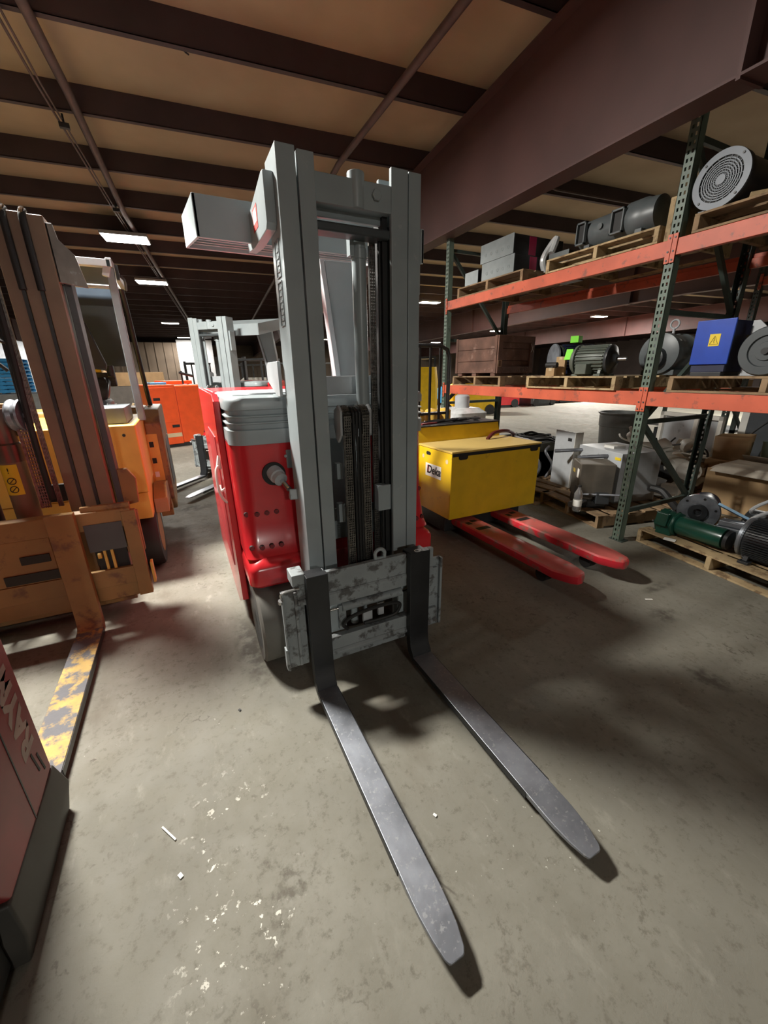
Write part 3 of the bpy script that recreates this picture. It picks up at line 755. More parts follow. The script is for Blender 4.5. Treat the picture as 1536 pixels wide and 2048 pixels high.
mb = MB(); mb.cbox((3.715,3.135,zp+.215),(.003,.07,.11),(0,.35,.2)); mb.build('lime_tag', LIME, m)
m = motor('electric_motor', 'dark navy motor behind two small cartons on the lower shelf, with a pale round flange', (4.15,3.42,zp+.18), (-.75,.35,0), .155, .34, MNAVY, z0=zp, nf=30, flange=.165, shaft=.0)
mb = MB(); mb.cbox((4.1,3.38,zp+.385),(.11,.09,.07),(0,0,.3)); mb.build('lime_tag_box', LIME, m, bevel=.003)
m = motor('electric_motor', 'black motor squeezed between the dark crate and the navy motor', (4.45,3.62,zp+.13), (-1,.0,0), .12, .26, MDARK, z0=zp, nf=22, shaft=.05)
def carton(name, label, x0, x1, y0, y1, z0, z1, m=CARD, cat='cardboard box', group=None, rot=0, tape=True):
    t = thing(name, label, cat, ((x0+x1)/2,(y0+y1)/2,z0), group)
    MB().box(x0,x1,y0,y1,z0,z1).build('box_body', m, t, bevel=.004)
    if tape: MB().box(x0-.0008,x1+.0008,(y0+y1)/2-.015,(y0+y1)/2+.015,z1-.03,z1+.0008).build('tape', CARDL, t)
    if rot: t.rotation_euler = (0,0,rot)
    return t
carton('small_carton', 'small brown carton lying on the lower shelf in front of the pale flange', 3.66, 3.76, 3.29, 3.38, zp, zp+.085, rot=.5)
carton('small_carton', 'small brown carton standing against the pale flange, on the lower shelf', 3.80, 3.85, 3.26, 3.36, zp, zp+.20, rot=.3)
t = MB(); t.cyl((3.70,3.40,zp+.115),(3.72,3.27,zp+.115),.028,16); t.box(3.69,3.74,3.30,3.37,zp+.0855,zp+.1)
tag(t.build('black_coupling', RUB, bevel=.002), 'black round coupling resting on top of the small carton', 'coupling')
# eye bolt motor behind the near upright
t = thing('gear_motor', 'large grey motor with an eye bolt on top, behind the near rack upright', 'electric motor', (4.5,2.6,zp))
mb = MB(); mb.lathe([(0,.14),(.03,.19),(.10,.195),(.12,.18),(.30,.18),(.33,.195),(.40,.19),(.42,.12)], (4.72,2.58,zp+.20), (-1,.0,0), 32); mb.build('housing', MGREY, t)
mb = MB(); mb.box(4.35,4.68,2.42,2.74,zp,zp+.05); mb.build('foot', MGREY, t, bevel=.005)
mb = MB(); mb.cyl((4.5,2.58,zp+.38),(4.5,2.58,zp+.44),.012,10)
pts = [(4.5,2.58+.04*math.cos(2*PI*k/16),zp+.475+.04*math.sin(2*PI*k/16)) for k in range(17)]; mb.tube(pts, .009, 8, smooth=False)
mb.build('eye_bolt', CAB, t)
mb = MB(); mb.lathe([(0,.1),(.05,.09),(.06,.05),(.10,.045)], (4.30,2.58,zp+.16), (-1,0,0), 20); mb.build('gear_case', MDARK, t)
# blue electrical box
t = thing('electrical_box', 'bright blue electrical box with a yellow warning sticker on the lower shelf', 'electrical box', (3.8,1.81,zp))
mb = MB(); mb.box(3.675,3.69,1.685,1.94,zp+.085,zp+.40); mb.build('door', BLUE, t, bevel=.004)
mb = MB(); mb.box(3.69,3.95,1.70,1.93,zp+.03,zp+.39); mb.build('housing', MNAVY, t, bevel=.004)
mb = MB(); mb.box(3.66+.02,3.95,1.71,1.92,zp,zp+.03); mb.build('mounting_feet', MDARK, t, bevel=.003)
s_ = MB().box(3.6735,3.675,1.765,1.835,zp+.215,zp+.30).build('warning_sticker', YLAB, t)
mb = MB()
T3 = [(1.827,zp+.228),(1.773,zp+.228),(1.800,zp+.286)]
for a, b in zip(T3, T3[1:]+T3[:1]): mb.bar((3.673,a[0],a[1]),(3.673,b[0],b[1]),.001,.004,up=(1,0,0))
for a, b in (((1.803,zp+.272),(1.796,zp+.255)),((1.796,zp+.255),(1.804,zp+.254)),((1.804,zp+.254),(1.798,zp+.236))): mb.bar((3.673,a[0],a[1]),(3.673,b[0],b[1]),.001,.004,up=(1,0,0))
mb.build('warning_symbol', INK, s_)
for zz in (.10,.28):
    mb = MB(); mb.cyl((3.90,1.70,zp+zz),(3.90,1.61,zp+zz),.012,10); mb.cyl((3.90,1.66,zp+zz),(3.90,1.63,zp+zz),.018,6); mb.build('brass_fitting', mat('brass', (.5,.38,.18), .3, .9), t)
t = thing('mounting_bracket', 'triangular grey metal bracket with a lime tag beside the blue box', 'bracket', (3.82,1.58,zp))
mb = MB(); mb.prism([(1.64,zp),(1.44,zp),(1.46,zp+.24),(1.60,zp+.38),(1.64,zp+.38)], 0, 3.80, 3.815); mb.build('plate', CAB, t, bevel=.002)
mb = MB(); mb.tube([(3.795,1.60,zp+.27),(3.79,1.565,zp+.29),(3.79,1.545,zp+.25),(3.79,1.56,zp+.20),(3.79,1.59,zp+.17)], .011, 6); mb.build('lime_tag', LIME, t)
t = thing('pulley_wheel', 'dark ribbed wheel standing on the grey pallet at the right edge, lower shelf', 'wheel', (3.72,1.48,zp))
mb = MB(); mb.lathe([(0,.03),(0,.06),(.012,.065),(.012,.10),(0,.105),(0,.155),(.02,.165),(.09,.165),(.11,.155),(.11,.03)], (3.67,1.47,zp+.165), (1,.0,0), 36); mb.build('rim', DGREY, t)
mb = MB(); mb.lathe([(0,.0),(0,.022),(.03,.022)], (3.655,1.47,zp+.165), (1,0,0), 16); mb.build('hub', BLK, t)
# ---- upper shelf
zq = ZU+P
def ebox(label, x0, x1, y0, y1, z0, z1, sticker=False, group='grey electrical boxes on the upper shelf'):
    t = thing('junction_box', label, 'electrical box', ((x0+x1)/2,(y0+y1)/2,z0), group)
    MB().box(x0+.01,x1,y0+.01,y1-.01,z0,z1-.004).build('housing', MDARK, t, bevel=.003)
    mb = MB(); mb.box(x0,x0+.012,y0,y1,z0+.002,z1)
    for k in range(5):
        y = y0+(y1-y0)*(.15+.17*k)
        if (y1-y0) > .4: mb.lathe([(0,.02),(.003,.02),(.003,.012),(0,.012)], (x0-.002,y,z0+(z1-z0)*.4), (1,0,0), 14, ring=True)
    mb.build('cover', BOXG, t, bevel=.002)
    if sticker: MB().box(x0+.25,x0+.36,y0+.0085,y0+.0105,z0+.01,z1-.01).build('magenta_sticker', MAG, t)
    return t
ebox('long grey junction box, lower of the two stacked on the upper shelf', 3.70, 4.5, 4.05, 4.62, zq, zq+.20, True)
ebox('long grey junction box, upper of the two stacked on the upper shelf', 3.70, 4.5, 4.08, 4.66, zq+.201, zq+.41, True)
ebox('small grey junction box at the left end of the upper shelf', 3.72, 3.95, 4.72, 4.99, zq, zq+.17)
ebox('pale grey box lying on the upper shelf behind the amber pallet', 4.0, 4.3, 3.55, 3.82, ZU, ZU+.28, group=None)
mb = MB(); mb.tube([(4.15,3.98,zq+.0),(4.1,4.0,zq+.15),(4.16,3.96,zq+.30),(4.2,3.92,zq+.36),(4.12,3.9,zq+.2)], .035, 8)
tag(mb.build('plastic_bag', WRAP), 'crumpled shiny plastic bag beside the stacked junction boxes', 'plastic bag')
t = thing('electric_motor', 'long dark grey motor with two open vent frames on the upper shelf', 'electric motor', (3.86,2.83,zq))
mb = MB(); mb.lathe([(0,.10),(.01,.125),(.30,.13),(.32,.135),(.46,.135),(.48,.15),(.62,.15),(.64,.14),(.74,.13),(.76,.08)], (3.86,3.24,zq+.155), (0,-1,0), 32); mb.build('housing', MGREY, t)
for y0, y1 in ((3.12,3.22),(2.74,2.86)):
    f = MB(); f.box(3.695,3.73,y0,y1,zq+.06,zq+.075); f.box(3.695,3.73,y0,y1,zq+.235,zq+.25); f.box(3.695,3.73,y0,y0+.012,zq+.06,zq+.25); f.box(3.695,3.73,y1-.012,y1,zq+.06,zq+.25)
    f = f.build('vent_frame', MGREY, t, bevel=.002)
    MB().box(3.722,3.735,y0+.01,y1-.01,zq+.07,zq+.24).build('vent_opening', INK, f)
mb = MB(); mb.lathe([(0,.025),(.008,.025),(.008,.012)], (3.722,2.98,zq+.17), (-1,0,0), 18); mb.build('port', MGREY, t)
for y in (3.1,2.6): MB().box(3.72,4.0,y-.03,y+.03,zq,zq+.05).build('foot', MGREY, t, bevel=.003)
# fan motor
t = thing('fan_motor', 'dark motor with a round pale grille facing the aisle on the upper shelf', 'electric motor', (3.95,2.0,zq))
c = Vector((3.70,2.005,zq+.18)); FANM = mat('blue_grey_grille', (.10,.112,.13), .45, .2, var=.1)
mb = MB(); mb.lathe([(.0,.172),(.02,.178),(.05,.178),(.055,.165),(.09,.165),(.45,.165),(.5,.12)], c+Vector((-.01,0,0)), (1,.0,0), 40); mb.build('housing', MDARK, t)
mb = MB(); mb.lathe([(0,.135),(0,.178),(.014,.18),(.014,.135)], c+Vector((-.026,0,0)), (1,0,0), 48, ring=True); ring = mb.build('grille_rim', FANM, t)
mb = MB()
for k in range(1, 9): 
    r = .135*k/9
    mb.lathe([(0,r-.0035),(0,r+.0035),(.004,r+.0035),(.004,r-.0035)], c+Vector((-.022,0,0)), (1,0,0), 40, ring=True)
for k in range(20):
    a = 2*PI*k/20; mb.bar(c+Vector((-.02,.02*math.cos(a),.02*math.sin(a))), c+Vector((-.02,.137*math.cos(a),.137*math.sin(a))), .003, .004, up=(1,0,0))
mb.lathe([(0,.03),(.008,.03)], c+Vector((-.028,0,0)), (1,0,0), 20)
mb.build('grille', FANM, ring)
MB().lathe([(0,.134),(.002,.134)], c+Vector((-.013,0,0)), (1,0,0), 32).build('grille_backing', INK, ring)
mb = MB()
for k in range(4):
    a = PI/4+k*PI/2; p = c+Vector((-.026,.16*math.cos(a),.16*math.sin(a))); mb.cyl(p, p+Vector((-.006,0,0)), .008, 6)
mb.build('bolt', BLK, ring)
MB().box(3.72,4.1,1.9,2.14,zq,zq+.03).build('foot', MDARK, t, bevel=.003)
mb = MB(); mb.cbox((3.70,1.76,zq+.015),(.08,.09,.03),(0,0,.5)); tag(mb.build('wood_block', WOODL, bevel=.003), 'small wooden wedge on the upper shelf beside the round grille', 'wood block')
mb = MB(); mb.box(3.67,4.1,2.19+.09,2.33,ZU,ZU+.30); mb.build('plank', WOODL, None, bevel=.003)
tag([o for o in col.objects if o.name.startswith('plank') and o.parent is None][-1], 'pale board standing behind the near upright on the upper shelf', 'board')
# ------------------------------------------------------------ goods on the floor under the rack
pa = pallet('light wooden pallet on the floor at the right edge under the green gear motor', 3.71, .72, 0, 1.1, 1.34, WOODL, nb=6, h=.14); rotz(pa, -9)
pb = pallet('broken brown pallet on the floor under the dusty grey motor box', 3.86, 2.40, 0, 1.15, 1.0, WOOD, nb=6, h=.14); rotz(pb, -12)
pc = pallet('dark pallet on the floor behind the yellow battery box, under the standing grey door', 3.95, 3.44, 0, 1.1, .62, WOOD, nb=6, h=.14)
z = .14
# green gear motor
t = thing('gear_motor', 'dark green gear motor lying at the corner of the floor pallet', 'gear motor', (3.95,1.8,z))
d = Vector((-.05,-1,0)).normalized(); c0 = Vector((3.94,1.88,z+.105))
mb = MB(); mb.lathe([(-.14,.07),(-.135,.115),(-.07,.12),(-.06,.10),(-.01,.10),(.0,.115),(.02,.115),(.03,.085)], c0, d, 8); 
mb.cbox((3.95,1.94,z+.05),(.20,.13,.10),(0,0,.05)); mb.cbox((3.86,1.96,z+.14),(.07,.10,.12),(0,.2,.05))
mb.build('gear_case', MGREEN, t, bevel=.008)
mb = MB(); mb.lathe([(.03,.08),(.05,.088),(.33,.088),(.36,.09),(.40,.088),(.41,.06)], c0, d, 32); mb.build('motor_housing', MGREEN, t)
mb = MB(); mb.lathe([(.41,.075),(.415,.085),(.44,.08),(.45,.04)], c0, d, 24); mb.build('end_cap', MDARK, t)
mb = MB()
for k in range(6):
    a = PI*k/3; p = c0+Vector((.095*math.cos(a),.145,.095*math.sin(a))); mb.cyl(p, p+Vector((0,.012,0)), .010, 6)
mb.build('bolt', MDARK, t)
mb = MB(); mb.cbox((3.77,1.82,z+.004),(.06,.09,.006),(0,0,.3)); tag(mb.build('paper_card', PAPER), 'white card lying on the pallet below the green gear motor', 'card')
# big finned motor at the edge
t = motor('electric_motor', 'large black motor with close cooling fins at the right edge of the floor pallet', (3.92,1.10,z+.175), (.03,1,0), .165, .46, MDARK, z0=z, nf=52, shaft=.0, end=FLAN, endr=.98)
t = thing('electric_motor', 'motor lying behind the green one, with a large machined grey disc', 'electric motor', (4.3,1.9,z))
d = Vector((-.93,-.28,0)).normalized(); c0 = Vector((4.22,1.86,z+.18))
mb = MB(); mb.lathe([(0,.05),(.0,.165),(.025,.17),(.05,.165),(.055,.12)], c0+d*.0, -d, 40); mb.build('machined_disc', FLAN, t)
mb = MB(); mb.lathe([(0,.0),(0,.03),(-.02,.035),(-.02,.075),(-.0,.08)], c0, -d, 24); mb.build('bore', MDARK, t)
mb = MB(); mb.lathe([(.05,.13),(.07,.15),(.14,.15),(.16,.13),(.34,.125),(.38,.08)], c0, -d, 32); mb.build('housing', MNAVY, t)
q = Matrix.Rotation(0,4,'Z')
mb = MB(); n_ = Vector((0,0,1)); s_ = n_.cross(d)
for a in (50,62,74): 
    u = s_*math.cos(math.radians(a+60))+n_*math.sin(math.radians(a+60)); mb.bar(c0-d*.07+u*.1505, c0-d*.13+u*.1505, .03, .004, up=u)
mb.build('red_label', mat('coral_label', (.7,.1,.08), .5), t)
mb = MB()
for k in range(6):
    a = PI*k/3+.3; p = c0+(s_*math.cos(a)+n_*math.sin(a))*.135; mb.cyl(p+d*.001, p+d*.004, .011, 12)
mb.build('bolt_hole', INK, t)
def hose(name, label, pts, r, m, cat='hose', group=None): return tag(MB().tube(pts, r, 8).build(name, m), label, cat, group)
hose('flexible_conduit', 'looped pale grey flexible conduit lying over the motors at the right edge', [(4.02,1.42,.36),(4.0,1.36,.47),(4.15,1.22,.56),(4.3,1.05,.56),(4.35,1.12,.47),(4.2,1.35,.43),(4.05,1.42,.50),(4.2,1.30,.61),(4.1,1.05,.60),(3.95,.92,.50),(3.95,.88,.40)], .014, CAB)
t = thing('gear_motor', 'dark motor under the pale looped conduit with a light blue strip', 'electric motor', (4.3,1.3,z))
mb = MB(); mb.lathe([(0,.10),(.02,.14),(.4,.14),(.42,.1)], (4.35,1.55,z+.15), (.1,-1,0), 24); mb.build('housing', MDARK, t)
mb = MB(); mb.lathe([(0,.05),(.0,.055),(.09,.055),(.1,.04)], (4.16,1.2,z+.25), (0,0,1), 20); mb.build('cap', RUB, t)
mb = MB(); mb.cbox((4.15,1.52,z+.27),(.05,.34,.02),(.35,.5,.2)); mb.build('blue_strip', mat('pale_blue_plastic', (.25,.45,.65), .4), t)
t = MB(); t.cbox((4.02,1.5,z+.13),(.16,.2,.14),(0,0,.2)); t.cbox((4.02,1.5,z+.22),(.14,.17,.05),(0,.1,.2))
tag(t.build('valve_body', FLAN, bevel=.012), 'pale metal valve body between the disc motor and the black finned motor', 'valve')
# dusty grey motor box with tube arms
t = thing('dusty_motor_box', 'dusty grey brown motor box with a white label, two steel tube arms above', 'motor box', (4.1,2.85,z))
M = Matrix.Translation((4.06,2.86,0)) @ Matrix.Rotation(math.radians(-38), 4, 'Z')
DUST = mat('dusty_brown_grey_paint', (.085,.072,.056), .6, var=.3, scale=4, dust=(.16,.14,.11), damt=.5)
MB().box(-.20,.16,-.17,.17,z+.10,z+.50,M).build('housing', DUST, t, bevel=.012)
MB().box(-.19,.12,-.15,.15,z,z+.10,M).build('base', MDARK, t, bevel=.01)
MB().box(-.2015,-.20,-.03-.10,.04-.10,z+.33,z+.43,M).build('paper_label', PAPER, t)
MB().box(-.2015,-.20,-.14,-.05,z+.12,z+.24,M).build('dark_opening', INK, t)
MB().box(-.202,-.20,.03,.12,z+.36,z+.40,M).build('yellow_print', mat('ochre_print', (.35,.25,.05), .6), t)
mb = MB(); a_ = M @ Vector((-.10,-.12,z+.08)); mb.cyl(a_, M @ Vector((-.27,-.22,z+.05)), .035, 16); mb.cyl(M @ Vector((-.15,-.17,z+.16)), M @ Vector((.2,-.30,z+.20)), .012, 10); mb.build('spout', STEEL, t)
mb = MB(); mb.cbox(M @ Vector((.05,-.17,z+.13)), (.14,.14,.12), (0,0,-.66)); mb.build('terminal_box', MDARK, t, bevel=.01)
t = thing('steel_cabinet', 'light grey steel cabinet behind the dusty motor box, with two round tube handles', 'cabinet', (4.6,2.9,z))
M = Matrix.Translation((4.62,3.0,0)) @ Matrix.Rotation(math.radians(-12), 4, 'Z')
MB().box(-.26,.30,-.33,.35,z,z+.58,M).build('cabinet_body', CAB, t, bevel=.006)
MB().box(-.265,-.26,-.05,.30,z+.05,z+.5,M).build('cabinet_door', CAB, t, bevel=.002)
for y0 in (-.12,.30):
    mb = MB(); mb.cyl(M @ Vector((-.26,y0,z+.52)), M @ Vector((-.56,y0+.12,z+.50)), .022, 16); h_ = mb.build('tube_handle', STEEL, t)
MB().box(-.2655,-.26,-.32,-.24,z+.50,z+.53,M).build('yellow_tape', YLAB, t)
MB().box(-.12,.05,-.05,.10,z+.581,z+.61,M).build('paper_stack', PAPER, t)
t = thing('steel_sheet', 'loose pale grey metal door with two dark slots standing left of the cabinet', 'panel', (4.5,3.75,z))
M = Matrix.Translation((4.45,3.62,0)) @ Matrix.Rotation(math.radians(-10), 4, 'Z')
MB().box(-.02,.0,-.18,.18,z+.0,z+.72,M).build('door_panel', CAB, t, bevel=.002)
MB().box(-.02,.10,-.185,-.175,z,z+.72,M).build('door_rim', WHT, t, bevel=.002)
MB().box(-.0215,-.02,-.13,-.06,z+.60,z+.64,M).build('slot', INK, t)
# plastic bottle
t = thing('plastic_bottle', 'clear plastic bottle with a pale label standing on the pallet before the dusty motor box', 'bottle', (3.72,2.77,z))
MB().lathe([(0,.0),(0,.040),(.01,.045),(.06,.045),(.07,.042),(.14,.042),(.15,.045),(.20,.043),(.25,.018),(.27,.016),(.27,.0)], (3.72,2.77,z), (0,0,1), 24).build('bottle_body', PLAS, t)
MB().lathe([(0,.0458),(.07,.0458)], (3.72,2.77,z+.06), (0,0,1), 24).build('label', PAPER, t)
MB().lathe([(0,.0),(0,.018),(.02,.018)], (3.72,2.77,z+.271), (0,0,1), 16).build('cap', BLK, t)
# cable heap and dark parts behind the battery box
t = thing('metal_bin', 'open dark steel bin heaped with black cable behind the battery box', 'bin', (4.75,4.55,0))
mb = MB(); 
for a in ((4.45,5.25,4.1,4.13),(4.45,5.25,5.0,5.03),(4.45,4.48,4.1,5.03),(5.22,5.25,4.1,5.03)): mb.box(*a, .0, .62)
mb.box(4.45,5.25,4.1,5.03,.0,.5); mb.build('bin_body', mat('olive_steel', (.11,.12,.1), .5), t, bevel=.003)
for i in range(9):
    pts = []; r = .20+.05*random.random(); cx, cy = 4.78+random.uniform(-.08,.08), 4.5+random.uniform(-.12,.12)
    for k in range(15):
        a = k*2*PI/12+i; pts.append((cx+r*1.05*math.cos(a)+random.uniform(-.03,.03), cy+r*1.25*math.sin(a)+random.uniform(-.03,.03), .53+.016*i+random.uniform(-.02,.03)))
    tag(MB().tube(pts, .010+.003*(i % 3), 6).build('cable_coil', RUB if i % 3 else mat('grey_cable', (.12,.12,.12), .5)), 'loop of dark cable in the tangled heap behind the battery box', 'cable', 'tangled cable heap')
for i in range(5):
    mb = MB(); p = Vector((4.05+.12*i, 3.95+.1*(i%2), z)); mb.tube([p+Vector((0,0,.02)), p+Vector((.05,-.05,.2)), p+Vector((-.02,.03,.33+.05*(i%3))), p+Vector((.06,.05,.45))], .018, 8)
    tag(mb.build('hose_end', BLK if i % 2 else STEEL), 'upright black or metal hose end between the battery box and the loose grey door', 'hose', 'hose ends beside the loose door')
mb = MB(); mb.box(3.80,4.25,3.42,3.47,.0,.03); 
tag(mb.build('wood_plank', WOOD, bevel=.003), 'thin plank lying on the floor beside the battery box', 'plank')
# ---- junk beyond the rack
carton('cardboard_box', 'large open brown cardboard box full of paper beyond the rear rack post', 5.45, 6.05, 1.62, 2.42, 0, .50, CARD, tape=False)
mb = MB(); mb.loft([[(5.47,1.64,.50),(6.03,1.64,.50),(6.03,2.40,.50),(5.47,2.40,.50)],[(5.5,1.67,.56),(6.0,1.68,.54),(5.99,2.36,.55),(5.51,2.38,.53)]])
mb.cbox((5.45,2.0,.52),(.2,.7,.006),(0,-.3,0)); mb.cbox((6.1,2.0,.55),(.2,.7,.006),(0,.6,0))
tag(mb.build('paper_pile', mat('crumpled_paper', (.62,.57,.48), .8, var=.15, bump=.6, bscale=12)), 'pale paper and flaps filling the large open cardboard box', 'paper')
t = MB(); t.loft([[(6.12,2.38,.50),(6.29,2.38,.50),(6.29,2.70,.50),(6.12,2.70,.50)],[(6.10,2.36,.80),(6.31,2.38,.83),(6.30,2.72,.80),(6.11,2.72,.78)]], cap=False)
t = t.build('paper_bag', CARD); so = t.modifiers.new('t','SOLIDIFY'); so.thickness = .004; tag(t, 'tall brown paper bag standing behind the open cardboard box', 'paper bag')
MBx = MB(); MBx.box(6.07,6.42,2.25,2.75,0,.495); tag(MBx.build('cardboard_box', CARD, bevel=.004), 'closed carton under the brown paper bag', 'cardboard box')
MBx = MB(); MBx.lathe([(0,.08),(.0,.10),(.30,.13),(.31,.14),(.30,.11)], (6.25,2.15,.45), (.1,0,1), 20); tag(MBx.build('bucket', FGREEN), 'pale green plastic bucket beside the brown paper bag', 'bucket')
MB_ = MB(); MB_.box(6.1,6.5,1.7,2.19,0,.445); tag(MB_.build('cardboard_box', CARD, bevel=.004), 'carton under the pale green bucket', 'cardboard box')
t = thing('partition_frame', 'slate grey upright panel with a pale edge at the right, beyond the junk', 'panel', (7.1,2.6,0))
M = Matrix.Translation((7.2,2.0,0)) @ Matrix.Rotation(math.radians(-4), 4, 'Z')
MB().box(0,.04,-1.6,.88,.3,1.28,M).build('panel', CURT, t, bevel=.003)
MB().box(-.01,.05,.88,.97,0,1.30,M).build('panel_edge', PAPER, t, bevel=.003)
MB().box(-.01,.05,-1.62,-1.55,0,1.30,M).build('panel_edge', PAPER, t, bevel=.003)
t = thing('open_cabinet', 'pale grey open cabinet frame beyond the rack, left of the rear post', 'cabinet', (6.6,3.3,0))
M = Matrix.Translation((6.7,3.35,0)) @ Matrix.Rotation(math.radians(-12), 4, 'Z')
mb = MB()
for a in ((-.02,.03,-.48,-.42),(-.02,.03,.42,.48),(-.02,.03,-.14,-.08)): mb.box(a[0],a[1],a[2],a[3],.30,.98,M)
mb.box(-.02,.03,-.48,.48,.92,.98,M); mb.box(-.02,.03,-.48,.48,.42,.48,M); mb.box(-.0,.35,-.48,.48,.0,.42,M)
mb.build('frame', WHT, t, bevel=.004)
MB().box(.03,.05,-.42,.42,.48,.92,M).build('back_panel', CAB, t)
pd = pallet('pale wooden pallet on the floor beyond the rack under the white castings', 5.1, 2.55, 0, 1.1, 1.1, WOODL, nb=6, h=.13)
pe = pallet('pale wooden pallet on the floor beyond the rack, farther from the aisle', 6.35, 3.3, 0, 1.1, 1.3, WOODL, nb=6, h=.13)
t = carton('electrical_enclosure', 'brownish grey steel enclosure beyond the rack right of the near upright', 5.15, 5.7, 3.2, 3.75, .13, .50, mat('taupe_steel', (.28,.24,.19), .5), cat='electrical box', tape=False)
MB().box(5.1485,5.15,3.25,3.29,.38,.42).build('yellow_tag', YLAB, t)
casts = [('cast_housing','tilted pale grey cast housing lying on the pallet beyond the rack',(5.35,3.0,.22),(.2,.36,.17),(.3,.25,.6),CAB),
 ('junction_box','small white box standing on the pallet beyond the rack, by the rear post',(5.3,2.68,.19),(.12,.2,.12),(0,0,.2),WHT),
 ('small_carton','white topped dark carton beyond the rack behind the cast housing',(5.75,3.05,.29),(.25,.22,.16),(0,.15,.4),BLK),
 ('wood_block','yellowish block on the pallet beyond the rack',(5.15,3.3,.08),(.1,.25,.05),(0,0,.2),YLAB),
 ('steel_cover','flat white plate leaning beyond the rack',(5.2,2.75,.145),(.3,.35,.02),(0,.0,.4),PAPER)]
for n_, lb, c_, d_, r_, m_ in casts:
    mb = MB(); mb.cbox(c_, d_, r_); 
    if n_ == 'cast_housing': mb.cyl((5.30,2.86,.24),(5.26,2.80,.26),.05,16)
    tag(mb.build(n_, m_, bevel=.01), lb, n_.replace('_',' '))
random.seed(11)
names = ['dusty white plastic guard, largest of the heap beyond the rack','dusty white plastic guard leaning over the enclosure','curved white plastic cover in the middle of the heap','pale grey fan shroud at the top of the heap','white tapered nozzle lying across the heap','small white bracket at the front of the heap','round pale casting in the heap','white hooded guard standing at the back of the heap']
pos = [(5.55,3.35,.62),(5.75,3.25,.60),(5.95,3.15,.48),(6.15,2.95,.52),(5.9,2.85,.40),(5.65,2.72,.30),(5.8,3.5,.42),(6.4,3.2,.60)]
for i, (lb, p) in enumerate(zip(names, pos)):
    t = thing('plastic_guard', lb, 'machine guard', p, 'white plastic guards beyond the rack')
    mb = MB(); r = .085+.025*(i % 3)
    d = Vector((random.uniform(-1,.2), random.uniform(-1,1), random.uniform(-.3,.8))).normalized()
    mb.lathe([(0,r*.5),(.01,r*.6),(.12,r),(.20,r*.95),(.22,r*.3),(.30,r*.25)], p, d, 9+(i % 3)*4); mb.build('shroud', WHT, t)
    mb = MB(); mb.cbox(Vector(p)+Vector((0,-.05,-.05)), (.26,.30,.02), (random.uniform(-.5,.5),random.uniform(-.6,.6),random.random())); mb.build('flap', WHT, t, bevel=.004)
    mb = MB(); mb.tube([Vector(p)+Vector((random.uniform(-.15,.15),random.uniform(-.2,.2),random.uniform(-.1,.15))) for _ in range(4)], .012, 6); mb.build('wire', BLK if i%2 else WHT, t)
mb = MB(); mb.box(5.72,6.3,2.6,3.75,.131,.30); tag(mb.build('scrap_tray', WOOD, bevel=.01), 'low wooden tray under the heap of white guards', 'tray')
mb = MB(); mb.box(6.0,6.5,2.7,3.3,.301,.42); tag(mb.build('wooden_riser', WOOD, bevel=.01), 'low wooden riser under the farther white guards', 'riser')
hose('rubber_hose', 'thick black rubber hose behind the near upright foot', [(4.75,2.62,.30),(4.78,2.5,.28),(4.72,2.35,.20),(4.6,2.2,.16)], .04, RUB)
hose('rubber_hose', 'thin black cable hanging in front of the slate grey panel', [(6.9,2.75,.01),(6.85,2.7,.6),(6.8,2.6,.80),(6.9,2.4,1.05),(7.17,2.2,1.27)], .012, RUB, 'cable')
# wire shelf with mixed machine scrap at the right edge
for i in range(9):
    t = MB(); c_ = Vector((6.15+.14*(i%3), 1.35+.13*(i//3), .57+.07*(i%2)))
    t.cbox(c_, (.2,.24,.03+.02*(i%3)), (random.uniform(-.3,.3),random.uniform(-.3,.3),random.random())); t.cyl(c_, c_+Vector((.1,.12,.05)), .03, 10)
    tag(t.build('machine_part', (MDARK, CAB, WHT)[i%3], bevel=.006), 'loose machine part in the pile at the right edge beyond the open carton', 'machine part', 'loose machine parts at the right edge')
mb = MB(); mb.box(6.0,6.6,1.1,1.69,0,.54); tag(mb.build('scrap_crate', WOODD, bevel=.01), 'dark crate holding loose machine parts at the right edge', 'crate')
# trash bin
t = thing('trash_can', 'large round grey plastic trash can beyond the rack', 'trash can', (7.35,4.85,0))
MB().lathe([(0,0),(0,.26),(.03,.28),(.60,.335),(.61,.345),(.80,.355),(.81,.345),(.84,.38),(.86,.38),(.86,.355),(.60,.325),(.04,.26),(.04,0)], (7.35,4.85,0), (0,0,1), 36).build('can_body', mat('grey_bin_plastic', (.14,.15,.145), .5), t)
# shelving with blue bins behind
t = thing('storage_rack', 'dark metal storage rack with cartons far beyond the trash can', 'rack', (8.6,4.3,0))
for y in (3.5,5.0):
    for x in (8.4,9.0): MB().box(x,x+.06,y,y+.06,0,1.9).build('post', RGRN, t)
for zz in (.55,1.0,1.6): MB().box(8.4,9.06,3.5,5.06,zz,zz+.05).build('shelf', CAB, t)
carton('cardboard_box', 'brown carton on the far storage rack, wider one', 8.48, 8.86, 3.6, 4.1, 1.051, 1.42, CARD)
carton('cardboard_box', 'brown carton on the far storage rack, next to the wider one', 8.48, 8.86, 4.15, 4.45, 1.051, 1.36, CARD)
carton('plastic_tote', 'pale blue tote on the far storage rack', 8.48, 8.86, 4.5, 4.95, 1.051, 1.35, mat('pale_blue_tote', (.4,.5,.55), .4), 'tote', tape=False)
carton('equipment_cart', 'dark equipment on the floor before the far storage rack', 7.6, 8.1, 3.95, 4.35, 0, .62, MDARK, 'equipment', tape=False)
